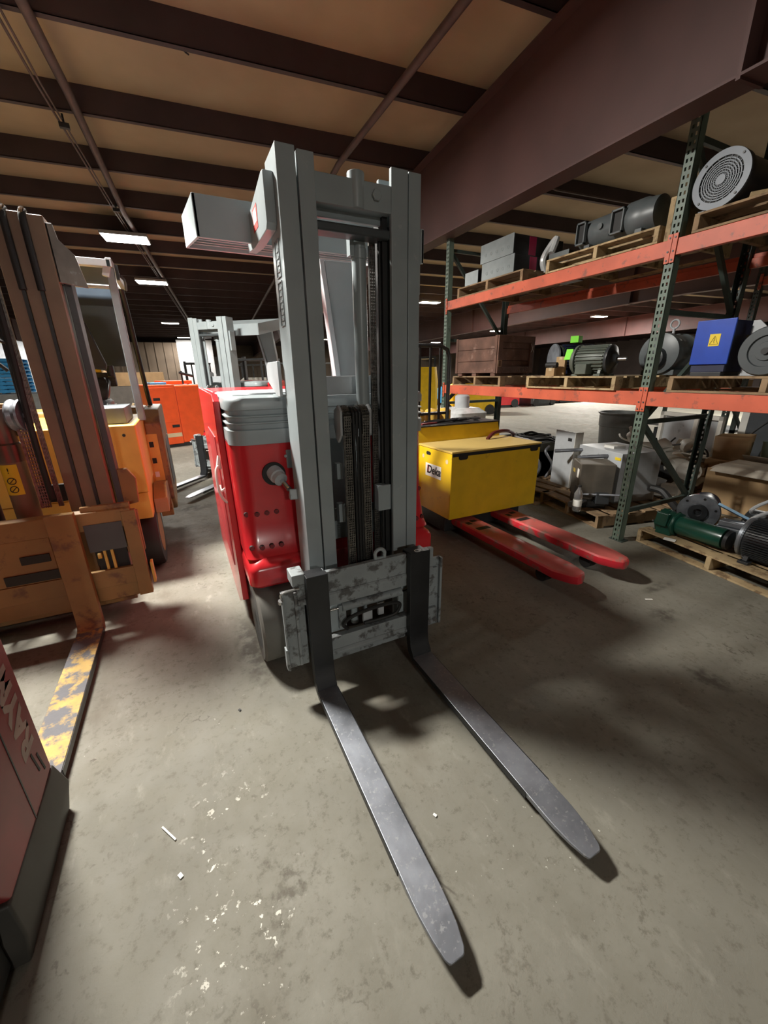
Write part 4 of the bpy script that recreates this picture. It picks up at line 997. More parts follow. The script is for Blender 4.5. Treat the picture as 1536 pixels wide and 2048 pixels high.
# second rack row, deeper
r2_ = make_rack('pallet_rack', 'farther dark green rack standing behind the main rack at the right edge', 7.6, 8.65, [.9,3.3], ((1.75,1.87),(2.7,2.81)), 3.3, post=RGRN, front_mat=RGRN)
pallet('pallet high on the farther rack at the right edge', 7.62, 1.6, 1.872, 1.0, 1.1, WOODL)
for i in range(4):
    hose('wire_coil', 'coil of yellow and black wire on the pallet high on the farther rack', [(7.8+.1*i+.16*math.cos(a*.7), 2.2-.1*i+.16*math.sin(a*.7), 2.03+.03*i) for a in range(10)], .02, BLK if i % 2 else YLAB, 'wire coil', 'wire coils on the farther rack')

# ------------------------------------------------------------ yellow pallet truck with battery box
t = thing('pallet_truck', 'yellow electric pallet truck with red forks, parked in front of the rack', 'pallet truck', (2.7,3.0,0))
b = MB(); b.box(2.165,3.285,2.975,3.56,.235,.885); bb = b.build('battery_case', YEL, t, bevel=.006)
MB().box(2.160,3.290,2.965,3.56,.887,.905).build('lid', YELTOP, t, bevel=.003)
MB().box(2.175,3.28,2.970,2.976,.855,.887).build('lid_gap', INK, bb)
for x in (2.24,3.14):
    MB().prism([(x,.872),(x+.11,.872),(x+.105,.832),(x+.09,.822),(x+.02,.822),(x+.005,.832)], 1, 2.968, 2.9745).build('hand_hole', INK, bb)
MB().prism([(3.33,.835),(3.345,.85),(3.40,.85),(3.415,.835),(3.405,.815),(3.34,.815)], 0, 2.1635, 2.1655).build('hand_hole', INK, bb)
s_ = MB().box(2.1625,2.165,3.14,3.42,.60,.73).build('sign', PAPER, bb)
text('sign_lettering', 'Deka', .115, (2.1618,3.27,.668), (0,-1,0), (0,0,1), INK, s_, shear=.2, sx=1.0, bold=.003)
text('sign_accent', 'D', .115, (2.1615,3.372,.668), (0,-1,0), (0,0,1), REDINK, s_, depth=.0002, shear=.15, sx=.5)
mb = MB()
for y, r in ((3.05,.022),(3.47,.02)): mb.lathe([(0,r),(.001,r)], (2.1635,y,.80 if y < 3.1 else .79), (1,0,0), 20)
mb.build('round_sticker', CARDL, bb)
MB().prism([(3.56,.24),(3.95,.24),(3.95,1.06),(3.60,1.06),(3.56,.93)], 0, 2.13, 3.25).build('power_unit', YEL, t, bevel=.006)
MB().box(2.14,3.24,3.57,3.93,1.06,1.075).build('top_mat', RUB, t, bevel=.002)
MB().box(2.128,2.130,3.70,3.90,.62,.98).build('side_plate', BLK, t)
for i, (s_, y0, zz, sz) in enumerate((('ca',3.80,.86,.07),('xx',3.80,.80,.05),('-d',3.80,.70,.05))): text('plate_lettering', s_, sz, (2.1275,y0,zz), (0,-1,0), (0,0,1), WINK, t)
MB().box(2.2,3.2,3.1,3.9,.06,.235).build('chassis', BLK, t, bevel=.01)
for x in (2.32,3.0): MB().lathe([(0,.06),(0,.11),(.01,.115),(.09,.115),(.1,.11),(.1,.06)], (x,3.6,.115), (1,0,0), 24).build('wheel', RUB, t)
for x0 in (2.285,2.795):
    w = .225
    mb = MB(); o = [(x0,3.3),(x0,1.82),(x0+.05,1.70),(x0+.085,1.665),(x0+w-.07,1.665),(x0+w-.03,1.70),(x0+w,1.82),(x0+w,3.3)]
    mb.loft([[(p[0]+(.012 if p[0] < x0+.1 else -.012),p[1]+.0,.125) for p in o],[(p[0],p[1],.150) for p in o],[(p[0],p[1],.188) for p in o],[(p[0]+(.012 if p[0] < x0+.1 else -.012),p[1]+(.01 if p[1] < 2 else 0),.200) for p in o]])
    f = mb.build('fork', PJRED, t, bevel=.002)
    mb = MB(); mb.box(x0+.03,x0+.17,2.70,2.76,.2,.2015); f2 = mb.build('slot', INK, f)
    mb = MB(); mb.box(x0+.03,x0+.08,2.86,2.92,.2,.2015); mb.build('slot', INK, f)
    mb = MB(); mb.box(x0+.10,x0+.17,2.90,2.95,.2,.2015); mb.build('slot', INK, f)
    mb = MB(); mb.bar((x0+.11,3.2,.135),(x0+.11,2.0,.135),.08,.05); mb.build('pull_rod', BLK, f)
    MB().lathe([(0,.03),(0,.055),(.08,.055),(.08,.03)], (x0+.07,1.98,.068), (1,0,0), 20).build('load_wheel', RUB, f)
# load backrest hoop
mb = MB(); mb.tube([(2.13,3.98,1.0),(2.13,3.98,1.80),(2.16,3.98,1.86),(2.25,3.98,1.88),(2.68,3.98,1.88),(2.77,3.98,1.84),(2.80,3.98,1.76),(2.80,3.98,1.0)], .022, 10, smooth=False)
hp = mb.build('load_backrest', BLK, t)
for x in (2.27,2.41,2.55,2.68): MB().box(x-.012,x+.012,3.97,3.99,1.0,1.86).build('backrest_bar', BLK, hp)
mb = MB(); mb.cbox((2.48,4.0,1.15),(.7,.04,.03)); mb.build('backrest_bar', BLK, hp)
for i, x in enumerate((2.53,2.72,2.91)):
    c_ = MB(); c_.lathe([(0,0),(0,.075),(.02,.08),(.13,.08),(.15,.06),(.16,0)], (x,4.2,1.03), (0,0,1), 24)
    tag(c_.build('yellow_container', AMB), 'yellow round container in the row behind the black bars of the pallet truck', 'container', 'yellow containers behind the bars')
MB_ = MB(); MB_.box(2.35,3.05,4.05,4.36,0,1.028); tag(MB_.build('equipment_cabinet', BLK, bevel=.01), 'black cabinet under the yellow containers', 'cabinet')
for i in range(5):
    hose('power_cable', 'black cable draped over the top of the yellow pallet truck', [(2.2+.1*i,3.65+.03*i,1.085),(2.5+.08*i,3.8-.04*i,1.095+.005*i),(2.8,3.72+.04*i,1.09),(3.05,3.78-.02*i,1.10),(3.15,3.9,1.09)], .010, RUB, 'cable', 'cables on the pallet truck')
mb = MB(); mb.cbox((2.35,3.7,1.083),(.22,.08,.016),(0,0,.2)); tag(mb.build('red_strap', mat('dark_red_strap', (.18,.02,.02), .6)), 'dark red strap lying on the pallet truck top', 'strap')
hose('battery_cable', 'dark red battery cable rising from the lid towards the cable heap', [(2.92,3.38,.91),(3.05,3.42,.965),(3.3,3.5,.96),(3.6,3.7,.88),(3.9,4.0,.78),(4.4,4.2,.66)], .02, mat('dark_red_cable', (.09,.015,.015), .45), 'cable')
t = thing('wrapped_machine', 'machine in clear stretch wrap behind the yellow pallet truck', 'wrapped machine', (3.5,4.6,0))
mb = MB(); mb.loft([rrect(3.26,3.72,4.35,4.85,.06,.1),rrect(3.24,3.74,4.34,4.86,.07,.5),rrect(3.27,3.72,4.36,4.84,.06,.9),rrect(3.24,3.74,4.34,4.86,.07,1.08),rrect(3.32,3.66,4.42,4.78,.06,1.14)]); mb.build('wrap', WRAP, t)
MB().lathe([(0,.10),(.16,.10),(.18,.07)], (3.48,4.6,1.13), (0,0,1), 24).build('cylinder', CAB, t)
MB().box(3.24,3.74,4.34,4.86,0,.1).build('base', WOOD, t)
for x, m_ in ((3.30,YEL),(3.57,YEL)): MB().cbox((x,4.33,.92),(.09,.02,.05),(0,.3,0)).build('yellow_strap', m_, t)
# ------------------------------------------------------------ yellow forklift at the left
t = thing('yellow_forklift', 'yellow forklift at the left with brown mast rails and a chipped yellow fork', 'forklift', (-.9,3.0,0))
for x0, x1 in ((-.822,-.682),(-1.36,-1.22)):
    mb = MB(); mb.prism([(2.80,.84),(2.80,.15),(2.79,.10),(2.77,.073),(2.77,.03),(2.82,.035),(2.845,.08),(2.85,.84)], 0, x0, x1); f = mb.build('fork', AMBD, t, bevel=.004)
    w = (x1-x0)/2; xc = (x0+x1)/2
    o = [(x0,2.775),(x0,1.66),(x0+.02,1.61),(x0+.045,1.60),(x1-.045,1.60),(x1-.02,1.61),(x1,1.66),(x1,2.775)]
    mb = MB(); mb.loft([[(p[0],p[1],.028) for p in o],[(p[0],p[1],.072) for p in o]]); bl = mb.build('fork_blade', CHIP, f, bevel=.002)
    MB().box(x1,x1+.002,1.67,2.77,.03,.068).build('blade_side', BLKP, bl)
mb = MB(); mb.box(-1.45,-.40,2.855,2.89,.70,.815); mb.prism([(2.855,.815),(2.89,.83),(2.89,.81),(2.86,.795)], 0, -1.45, -.40); mb.box(-1.45,-.40,2.855,2.885,.30,.42); mb.box(-1.45,-.84,2.86,2.885,.42,.70); mb.box(-1.45,-.40,2.87,2.89,.2,.30)
ca = mb.build('carriage', AMBD, t, bevel=.004)
MB().box(-.455,-.375,2.85,2.90,.20,.80).build('end_plate', AMBD, ca, bevel=.004)
MB().box(-.36,-.345,2.86,2.92,.27,.42).build('wear_pad', AMB, ca, bevel=.003)
mb = MB(); mb.box(-.66,-.46,2.848,2.856,.56,.74); mb.build('grease_patch', DGREY, ca)
mb = MB(); mb.box(-1.0,-.86,2.850,2.861,.55,.60); mb.build('window', INK, ca)
mb = MB(); mb.box(-1.1,-.84,2.852,2.861,.43,.49); mb.build('window', INK, ca)
mb = MB(); mb.box(-.64,-.475,2.90,2.93,.40,.66); mb.build('inner_plate', INK, ca)
mb = MB(); mb.box(-.60,-.585,2.875,2.90,.42,.56); mb.box(-.56,-.545,2.875,2.90,.42,.55); mb.cyl((-.63,2.88,.52),(-.61,2.88,.52),.02,12); mb.build('rib', AMB, ca)
mb = MB(); mb.box(-.47,-.37,2.90,2.94,.5,.78); mb.box(-.66,-.40,2.87,2.90,.82,.85); mb.build('top_guide', AMBD, ca, bevel=.003)
# mast rails
for i, (a, bq, zt) in enumerate(((-.735,-.672,2.40),(-.658,-.592,2.415),(-.578,-.50,2.41))):
    mb = MB(); mb.box(a,bq,3.02,3.16,.12,zt); mb.build('mast_rail', AMBM, t, bevel=.006)
for i, (a, bq) in enumerate(((-1.60,-1.52),(-1.51,-1.44),(-1.43,-1.365))): MB().box(a,bq,3.02,3.16,.12,2.41).build('mast_rail', AMBM, t, bevel=.006)
mb = MB(); mb.box(-.49,-.455,3.08,3.20,.78,2.30); mb.build('mast_back_rail', DGREY, t, bevel=.003)
mb = MB(); mb.prism([(-.50,2.38),(-.47,2.38),(-.46,2.31),(-.40,2.24),(-.37,2.08),(-.50,2.10)], 1, 3.03, 3.05); mb.prism([(3.03,2.38),(3.15,2.38),(3.15,2.10),(3.03,2.10)], 0, -.50, -.49)
mb.build('mast_bracket', mat('grimy_steel_plate', (.22,.2,.18), .45, .3, var=.3, wear=(.4,.42,.4), wamt=.3), t, bevel=.003)
mb = MB(); mb.prism([(-.50,1.02),(-.40,1.02),(-.36,.95),(-.37,.78),(-.50,.76)], 1, 3.10, 3.14); mb.build('trunnion_plate', AMBD, t, bevel=.006)
for x in (-.665,-.585):
    mb = MB(); mb.tube([(x,3.012,2.05),(x,3.005,2.3),(x,3.012,2.40),(x,3.06,2.43)], .017, 10); h_ = mb.build('hose_sheath', RUB, t)
    mb = MB(); mb.tube([(x,3.004,2.385),(x,3.015,2.42),(x,3.05,2.437)], .012, 8); mb.build('sheath_highlight', CHROME, h_)  # chrome tube stands in for the white highlight on the sheath top
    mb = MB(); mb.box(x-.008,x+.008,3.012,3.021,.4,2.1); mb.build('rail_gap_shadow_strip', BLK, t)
mb = MB(); mb.tube([(-.775,2.99,2.2),(-.785,2.98,1.7),(-.80,2.98,1.3),(-.80,2.98,.9)], .017, 8); mb.tube([(-.80,3.0,2.2),(-.81,3.0,1.5),(-.815,3.0,.9)], .014, 8); mb.tube([(-.79,2.98,1.78),(-.86,2.96,1.80),(-.875,2.96,1.72),(-.82,2.97,1.64)], .010, 6)
mb.build('mast_hose', RUB, t)
mb = MB(); chain(mb, -.835, 2.985, .85, 1.36, .035, .019); mb.box(-.865,-.855,2.98,3.0,.85,1.36); mb.build('lift_chain', CHAIN, t)
mb = MB(); chain(mb, -.765, 2.985, .85, 2.2, .02, .019); mb.build('lift_chain', CHAIN, t)
mb = MB(); mb.lathe([(0,.025),(0,.085),(.01,.09),(.03,.08),(.05,.09),(.06,.085),(.06,.025)], (-.875,3.02,1.40), (1,-.2,0), 28); mb.cyl((-.9,3.02,1.40),(-.79,3.0,1.40),.02,12); mb.build('chain_sheave', STEEL, t)
mb = MB(); mb.cyl((-.945,3.03,.2),(-.945,3.03,1.17),.062,28); cy = mb.build('lift_cylinder', AMBM, t)
mb = MB(); mb.lathe([(0,.064),(.02,.066),(.10,.066),(.11,.058),(.20,.058),(.21,.064),(.30,.064)], (-.945,3.03,1.14), (0,0,1), 28); mb.build('cylinder_head', mat('bronze_brown_steel', (.17,.10,.08), .3, .6, var=.2), cy)
mb = MB(); n_ = 8
rings = []
for zz in (.95,1.13): rings.append([(-.945+.0632*math.cos(a), 3.03+.0632*math.sin(a), zz) for a in [math.radians(215+k*14) for k in range(7)]])
v = [p for r in rings for p in r]; mb._add(v, [(k,k+1,7+k+1,7+k) for k in range(6)])
lb = mb.build('warning_label', YLAB, cy)
text('label_symbol', '!', .045, (-.958,2.9645,1.095), (1,-.15,0), (0,0,1), INK, lb)
for zz in (1.035,.985):
    mb = MB(); mb.lathe([(0,.017),(0,.021),(.0015,.021),(.0015,.017)], (-.955,2.966,zz), (0,-1,0), 20, ring=True); mb.bar((-.967,2.9655,zz-.012),(-.943,2.9655,zz+.012),.001,.004); mb.build('label_symbol', INK, lb)
mb = MB(); mb.cyl((-1.10,3.05,.2),(-1.10,3.05,1.6),.03,16); mb.box(-1.22,-1.16,3.0,3.1,.3,1.3); mb.build('side_cylinder', BLK, t)
mb = MB(); mb.box(-1.36,-.86,3.05,3.09,1.28,1.46); mb.box(-1.36,-.86,3.05,3.12,1.45,1.465); mb.build('cross_member', AMBD, t, bevel=.004)
mb = MB(); mb.box(-.90,-.74,3.10,3.13,.85,.96); mb.build('cross_member', BLK, t)
mb = MB(); mb.tube([(-1.06,3.0,1.50),(-1.03,3.0,1.56),(-.98,3.02,1.60)], .014, 8); mb.cyl((-1.02,3.0,1.57),(-.97,3.02,1.60),.022,10); mb.build('steel_fitting', STEEL, t)
MB().box(-1.5,-.60,3.2,5.2,.07,.52).build('chassis', BLK, t, bevel=.01)
MB().box(-1.5,-.50,3.02,3.16,.10,.26).build('mast_foot', AMBD, t, bevel=.004)
# body
mb = MB(); mb.box(-1.55,-.335,3.52,4.2,.74,1.265); bo = mb.build('front_cowl', AMB, t, bevel=.012, seg=3)
MB().box(-1.55,-.345,3.54,4.2,.52,.735).build('lower_cowl', AMB, t, bevel=.008)
mb = MB()
for x in (-.52,-.42): mb.lathe([(0,.012),(.006,.010)], (x,3.52,1.19), (0,-1,0), 10)
mb.build('bolt', BLK, bo)
mb = MB(); mb.box(-1.5,-.335,4.2,4.95,.35,1.24); mb.build('battery_compartment', AMB, t, bevel=.012)
mb = MB(); mb.prism([(4.25,.48),(4.25,1.20),(4.40,1.31),(5.3,1.31),(5.3,.40),(4.5,.30)], 0, -.34, -.20); bs = mb.build('side_body', AMBD, t, bevel=.02, seg=3)
mb = MB(); mb.box(-.335,-.25,4.243,4.249,.62,1.10); mb.build('control_strip', AMB, bs)
for i, zz in enumerate((.70,.83,.98)): MB().box(-.325,-.29,4.238,4.244,zz,zz+.05).build('label', (PAPER, INK, INK)[i], bs)
mb = MB(); mb.prism([(4.5,.55),(4.5,.95),(4.62,1.0),(5.1,1.0),(5.1,.5)], 0, -.2, -.196); mb.build('side_recess', DGREY, bs)
MB().box(-1.5,-.34,4.95,5.35,.35,1.30).build('counterweight', AMBD, t, bevel=.04, seg=3)
mb = MB(); mb.prism([(3.72,.50),(3.75,.62),(4.0,.70),(4.25,.66),(4.45,.86),(4.6,.80),(4.45,.40),(4.25,.30),(4.2,.52)], 0, -.34, -.235); mb.build('fender', AMBD, t, bevel=.006)
mb = MB(); mb.lathe([(0,.18),(0,.285),(.02,.30),(.20,.30),(.22,.285),(.22,.18)], (-.56,3.86,.30), (1,0,0), 40); w_ = mb.build('drive_wheel', RUB, t)
mb = MB(); mb.lathe([(0,.19),(-.02,.18),(-.05,.06),(-.01,.05),(-.0,.0)], (-.338,3.86,.30), (1,0,0), 28); mb.build('hub', AMBD, w_)
mb = MB(); mb.lathe([(0,.18),(0,.285),(.02,.30),(.20,.30),(.22,.285),(.22,.18)], (-1.55,3.86,.30), (1,0,0), 40); mb.build('drive_wheel', RUB, t)
mb = MB(); mb.lathe([(0,.1),(0,.19),(.15,.19),(.15,.1)], (-.9,5.0,.19), (1,0,0), 28); mb.build('steer_wheel', RUB, t)
MB().box(-.75,-.39,3.60,4.1,1.268,1.385).build('seat_box', mat('slate_panel_paint', (.14,.16,.175), .45), t, bevel=.006)
mb = MB(); mb.loft([rrect(-.74,-.555,4.0,4.5,.06,1.32),rrect(-.75,-.545,3.98,4.5,.07,1.35),rrect(-.75,-.545,4.0,4.5,.07,1.40),rrect(-.73,-.56,4.02,4.45,.06,1.42)]); mb.build('seat_cushion', SEATM, t)
mb = MB(); mb.loft([[(-.72,4.26,1.38),(-.585,4.26,1.38),(-.585,4.36,1.38),(-.72,4.36,1.38)],[(-.72,4.25,1.46),(-.55,4.25,1.46),(-.55,4.36,1.46),(-.72,4.36,1.46)],[(-.70,4.30,1.56),(-.53,4.30,1.56),(-.53,4.42,1.56),(-.70,4.42,1.56)],[(-.66,4.34,1.60),(-.55,4.34,1.60),(-.55,4.42,1.60),(-.66,4.42,1.60)]]); mb.build('seat_back', SEATM, t, bevel=.02, seg=3)
mb = MB(); mb.prism([(-.84,2.06),(-.63,2.055),(-.60,2.02),(-.52,1.70),(-.53,1.66),(-.84,1.67)], 1, 4.28, 4.33); mb.build('black_shroud', SEATM, t, bevel=.01)
MB().box(-.95,-.44,4.98,5.0,1.70,2.56).build('dark_flare_panel', mat('dark_flare_panel', (.022,.032,.045), .35), t)  # dark bluish sheet stands in for a blurred region of lens flare
mb = MB(); mb.box(-.80,-.50,4.5,4.56,1.52,1.64); mb.cyl((-.52,4.45,1.60),(-.52,4.45,1.70),.03,10); mb.build('control_box', BLK, t, bevel=.01)
MB().box(-.72,-.60,4.52,4.54,1.56,1.68).build('yellow_placard', YLAB, t)
# guard posts and roof
mb = MB(); mb.bar((-.32,4.0,1.25),(-.325,4.0,2.38),.055,.045,up=(0,1,0)); mb.build('guard_post', mat('pale_slate_post_paint', (.2,.235,.26), .35), t, bevel=.006)
mb = MB(); mb.tube([(-.30,5.1,1.28),(-.31,5.05,1.5),(-.33,4.95,2.2),(-.34,4.88,2.40)], .022, 10); mb.build('guard_post', BLK, t)
mb = MB(); mb.box(-.95,-.31,3.96,4.02,2.38,2.43); mb.box(-.34,-.30,3.96,4.9,2.38,2.44); mb.box(-.95,-.31,4.86,4.92,2.38,2.43); mb.cbox((-.345,3.99,2.36),(.05,.05,.09),(0,.3,0))
mb.build('overhead_guard', CAB, t, bevel=.004)
MB().box(-.94,-.36,4.03,4.85,2.405,2.42).build('roof_panel', DGREY, t)
mb = MB(); mb.box(-.29,-.27,3.97,4.0,2.30,2.40); mb.tube([(-.28,4.0,2.34),(-.25,4.1,2.32),(-.27,4.4,2.3)], .01, 6); mb.build('guard_latch', BLK, t)
# ------------------------------------------------------------ red truck at the near left
t = thing('red_forklift', 'corner of a dark red lift truck at the lower left with pale block lettering', 'forklift', (-1.1,1.0,0))
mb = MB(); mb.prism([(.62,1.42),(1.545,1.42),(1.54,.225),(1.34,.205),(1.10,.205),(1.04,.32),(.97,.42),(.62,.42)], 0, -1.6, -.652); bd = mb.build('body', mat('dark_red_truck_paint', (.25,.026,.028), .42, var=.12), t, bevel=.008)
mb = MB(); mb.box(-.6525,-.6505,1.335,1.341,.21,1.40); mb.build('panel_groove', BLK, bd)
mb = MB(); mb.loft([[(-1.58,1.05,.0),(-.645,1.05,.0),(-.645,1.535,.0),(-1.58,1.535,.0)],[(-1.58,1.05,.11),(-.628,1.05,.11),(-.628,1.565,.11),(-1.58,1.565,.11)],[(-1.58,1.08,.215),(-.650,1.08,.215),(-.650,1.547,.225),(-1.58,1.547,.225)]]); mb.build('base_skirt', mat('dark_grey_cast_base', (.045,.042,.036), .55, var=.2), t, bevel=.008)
mb = MB(); mb.box(-1.6,-.68,.25,1.05,.03,.40); mb.build('chassis', BLK, t, bevel=.01)
mb = MB(); mb.box(-1.55,-.70,.10,.30,.05,1.9); mb.build('mast', BLK, t, bevel=.01)
for yy in (1.45,1.485):
    MB().prism([(yy-.012,.385-(yy-1.45)*.9),(yy-.002,.385-(yy-1.45)*.9),(yy+.014,.295-(yy-1.45)*.9),(yy+.004,.295-(yy-1.45)*.9)], 0, -.6522, -.6505).build('vent_slot', INK, bd)
text('lettering', 'RAYMOND', .125, (-.6515,1.452,.40), (0,0,1), (0,-1,0), mat('faded_white_ink', (.42,.36,.31), .6, var=.2), bd, align='LEFT', sx=1.0, bold=.006, shear=-.12)
# ------------------------------------------------------------ orange vehicle
t = thing('orange_tow_tractor', 'bright orange boxy vehicle standing in the left background', 'tow tractor', (-.2,11.0,0))
M = Matrix.Translation((-.08,10.75,0)) @ Matrix.Rotation(math.radians(18), 4, 'Z')
mb = MB(); mb.box(-.58,0,0,1.2,.07,1.42,M); bd = mb.build('body', ORG, t, bevel=.015)
mb = MB(); mb.box(0.0,.62,.05,1.2,.07,1.40,M); mb.build('side_body', ORG, t, bevel=.03)
MB().box(-.55,-.05,-.008,0,.58,1.36,M).build('door', ORG, bd, bevel=.004)
mb = MB(); mb.box(-.50,-.36,-.012,-.008,1.08,1.14,M); mb.build('handle', INK, bd)
mb = MB(); mb.box(-.20,-.04,-.012,-.0,.46,.52,M); mb.build('handle', INK, bd)
mb = MB(); mb.box(-.5,-.02,-.012,-.0,.24,.33,M); mb.build('pale_strip', CARDL, bd)
mb = MB(); mb.box(-.56,.60,.03,1.15,0,.08,M); mb.build('base', BLK, t)
mb = MB(); mb.box(-.1,.55,.4,1.1,1.42,1.50,M); mb.build('seat_deck', ORG, t, bevel=.01)
mb = MB(); mb.cyl(M @ Vector((.3,.3,1.42)), M @ Vector((.3,.3,1.72)), .02, 8); mb.cyl(M @ Vector((.25,.3,1.68)), M @ Vector((.55,.3,1.60)), .03, 8); mb.build('steering_lever', BLK, t)
mb = MB(); mb.box(-.45,-.1,.2,.6,1.42,1.47,M); mb.build('blue_rag', BLUEL, t, bevel=.01)
# ------------------------------------------------------------ left background
for k in range(9):
    pl = pallet('blue pallet in the tall stack at the far left edge', -6.0, 18.5, 1.12+.125*k, 1.2, 1.2, BLUEL, group='stacked blue pallets', nb=5, h=.12)
t = carton('work_table', 'pale topped steel table holding the blue pallets at the far left', -6.4, -4.2, 18.0, 20.0, 0, 1.10, mat('grey_table_steel', (.25,.25,.24), .5), 'table', tape=False)
carton('cardboard_box', 'long brown carton in the left background above the orange vehicle', -1.75, -.35, 14.2, 14.8, 1.35, 1.72, CARD)
carton('cardboard_box', 'brown carton in the left background beside the long one', -2.9, -1.85, 14.3, 14.9, 1.35, 1.78, CARD)
t = carton('work_bench', 'grey work bench carrying cartons in the left background', -3.2, 1.6, 14.1, 15.1, 0, 1.345, mat('bench_dark', (.12,.11,.10), .6), 'work bench', tape=False)
random.seed(4)
for i in range(14):
    mb = MB(); p = Vector((-2.9+.22*i, 13.65, .64+.0*(i%3))); mb.cbox(p, (.3,.3,.03), (random.uniform(-.7,.7),random.uniform(-.9,-.4),0)); mb.cyl(p, p+Vector((random.uniform(-.2,.2),0,.25)), .03, 6)
    tag(mb.build('scrap_sheet', (WHT, CARDL, CAB)[i % 3], bevel=.003), 'crumpled pale sheet in the debris pile left of the orange vehicle', 'scrap', 'pale debris pile in the left background')
mb = MB(); mb.box(-3.1,.2,13.2,14.05,0,.5); tag(mb.build('debris_skip', mat('pale_debris', (.45,.4,.34), .8, var=.4, scale=9), bevel=.02), 'low open skip under the pale debris pile', 'skip')
for i, (x, y, z1, h_) in enumerate(((-3.05,17.5,1.3,1.2),(-1.9,12.2,.3,1.15))):
    tag(MB().cyl((x,y,0),(x,y,z1+h_),.13,16).build('yellow_bollard', YLAB), ('yellow post in the left background behind the black seat','bright yellow post beside the seat of the yellow forklift')[i], 'bollard')
def far_truck(lb, x, y, m, rot, s=1.0, mast=True, h=1.5):
    t = thing('parked_forklift', lb, 'forklift', (x,y,0)); M = Matrix.Translation((x,y,0)) @ Matrix.Rotation(math.radians(rot), 4, 'Z') @ Matrix.Scale(s, 4)
    mb = MB(); mb.loft([[M @ Vector(p) for p in r] for r in (rrect(-.5,.5,-.9,.9,.12,.12),rrect(-.5,.5,-.9,.9,.15,.85*h/1.5),rrect(-.47,.47,-.8,.1,.15,h*.78))]); mb.build('body', m, t)
    MB().box(-.45,.45,-.85,.85,.02,.14,M).build('base', BLK, t)
    for yy in (-.6,.65):
        for xx in (-.52,.44): MB().lathe([(0,.05),(0,.19),(.08,.19),(.08,.05)], M @ Vector((xx,yy,.19)), M.to_3x3() @ Vector((1,0,0)), 16).build('wheel', RUB, t)
    if mast:
        for xx in (-.34,.26): MB().box(xx,xx+.09,.95,1.08,.05,2.25,M).build('mast_rail', BLK, t)
        MB().box(-.34,.35,.96,1.06,2.1,2.2,M).build('mast_crossbar', BLK, t)
        for xx in (-.4,.36):
            MB().box(xx,xx+.05,-.75,-.70,.9,2.1,M).build('guard_post', BLK, t)
        MB().box(-.42,.42,-.78,.5,2.08,2.14,M).build('overhead_guard', BLK, t)
    MB().box(-.25,.25,-.35,.1,h*.55,h*.62,M).build('seat', SEATM, t)
    return t
far_truck('yellow lift truck far off, seen under the rack left of the green post', 10.6, 13.4, YEL, 70, h=1.9, mast=False)
far_truck('red lift truck far off under the rack, nearest the yellow one', 13.6, 15.2, RED, 80, h=1.7, mast=False)
far_truck('low dark tractor far off under the rack, between red and orange vehicles', 15.9, 15.0, MDARK, 95, h=1.0, mast=False)
far_truck('orange lift truck far off under the rack beside the dark tractor', 18.6, 15.6, ORG, 85, h=1.4, mast=False)
far_truck('second orange lift truck far off at the right end of the far row', 21.2, 15.4, ORG, 95, h=1.4, mast=False)
far_truck('blue lift truck far behind the pallet truck backrest', 12.6, 17.6, BLUEL, 20, h=1.3, mast=False)
far_truck('yellow lift truck with black mast far behind the grey mast', 6.6, 20.5, YEL, 10, h=1.9)
far_truck('yellow lift truck far off, seen between the bars of the backrest', 8.2, 13.6, YEL, -15, h=2.3)
far_truck('dark lift truck far off in the middle background', 4.6, 20.5, BLK, 12)
far_truck('white bodied lift truck seen between the grey mast rails', 3.6, 23.5, WHT, 30, h=1.9)
far_truck('red lift truck far off behind the farther grey forklift', 2.6, 15.5, RED, 30)
far_truck('yellow lift truck beside the far partition wall', .9, 21, YEL, 10)
far_truck('orange lift truck far right beyond the trash can', 24.5, 17, ORG, 100, h=1.5, mast=False)

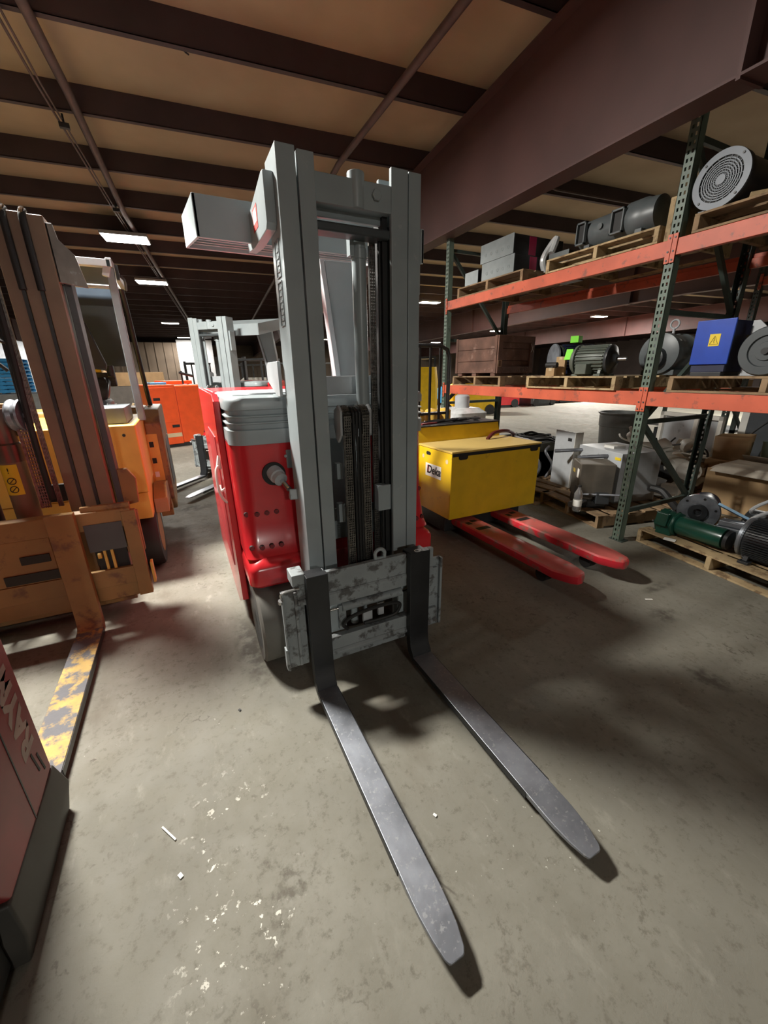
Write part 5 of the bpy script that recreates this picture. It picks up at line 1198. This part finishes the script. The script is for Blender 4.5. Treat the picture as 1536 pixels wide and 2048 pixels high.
# ---- small litter on the floor
mb = MB(); mb.bar((-.315,1.285,.004),(-.27,1.215,.004),.006,.004); tag(mb.build('wood_sliver', PAPER), 'thin pale splinter lying on the floor right of the red truck', 'splinter')
mb = MB(); mb.cbox((-.255,1.085,.003),(.012,.018,.004),(0,0,.5)); tag(mb.build('paint_chip', PAPER), 'small white chip alone on the floor at the lower left', 'chip')
mb = MB(); mb.cbox((.62,.86,.003),(.010,.014,.004),(0,0,.5)); tag(mb.build('paint_chip', PAPER), 'tiny white chip on the floor between the two fork blades', 'chip')
mb = MB(); mb.cbox((2.86,1.42,.002),(.05,.012,.003),(0,0,-.5)); tag(mb.build('paper_scrap', PAPER), 'small white scrap on the floor in front of the red pallet forks', 'paper scrap')
mb = MB(); mb.cbox((.02,1.73,.003),(.010,.014,.005),(0,0,.5)); tag(mb.build('black_chip', INK), 'tiny black speck on the floor left of the fork shank', 'chip')
# ------------------------------------------------------------ camera
cd = bpy.data.cameras.new('camera'); cam = bpy.data.objects.new('camera', cd); col.objects.link(cam)
yw, pt, rl = math.radians(26.1), math.radians(19.3), math.radians(-.8)
fw = Vector((math.sin(yw)*math.cos(pt), math.cos(yw)*math.cos(pt), -math.sin(pt)))
rt = Vector((math.cos(yw), -math.sin(yw), 0)); up = rt.cross(fw)
r2 = rt*math.cos(rl)+up*math.sin(rl); u2 = up*math.cos(rl)-rt*math.sin(rl)
cam.matrix_world = Matrix(((r2.x,u2.x,-fw.x,0),(r2.y,u2.y,-fw.y,0),(r2.z,u2.z,-fw.z,1.60),(0,0,0,1)))
cd.sensor_fit = 'VERTICAL'; cd.sensor_height = 24; cd.lens = 792/2048*24; cd.clip_start = .02; cd.clip_end = 200
sc.camera = cam
w = bpy.data.worlds.new('world'); sc.world = w; w.use_nodes = True
w.node_tree.nodes['Background'].inputs[0].default_value = (.5,.52,.6,1); w.node_tree.nodes['Background'].inputs[1].default_value = .02
vs_ = sc.view_settings; vs_.view_transform = 'Standard'; vs_.look = 'None'; vs_.gamma = 1; vs_.use_curve_mapping = False; vs_.exposure = .8
sc.cycles.max_bounces = 6; sc.cycles.diffuse_bounces = 4
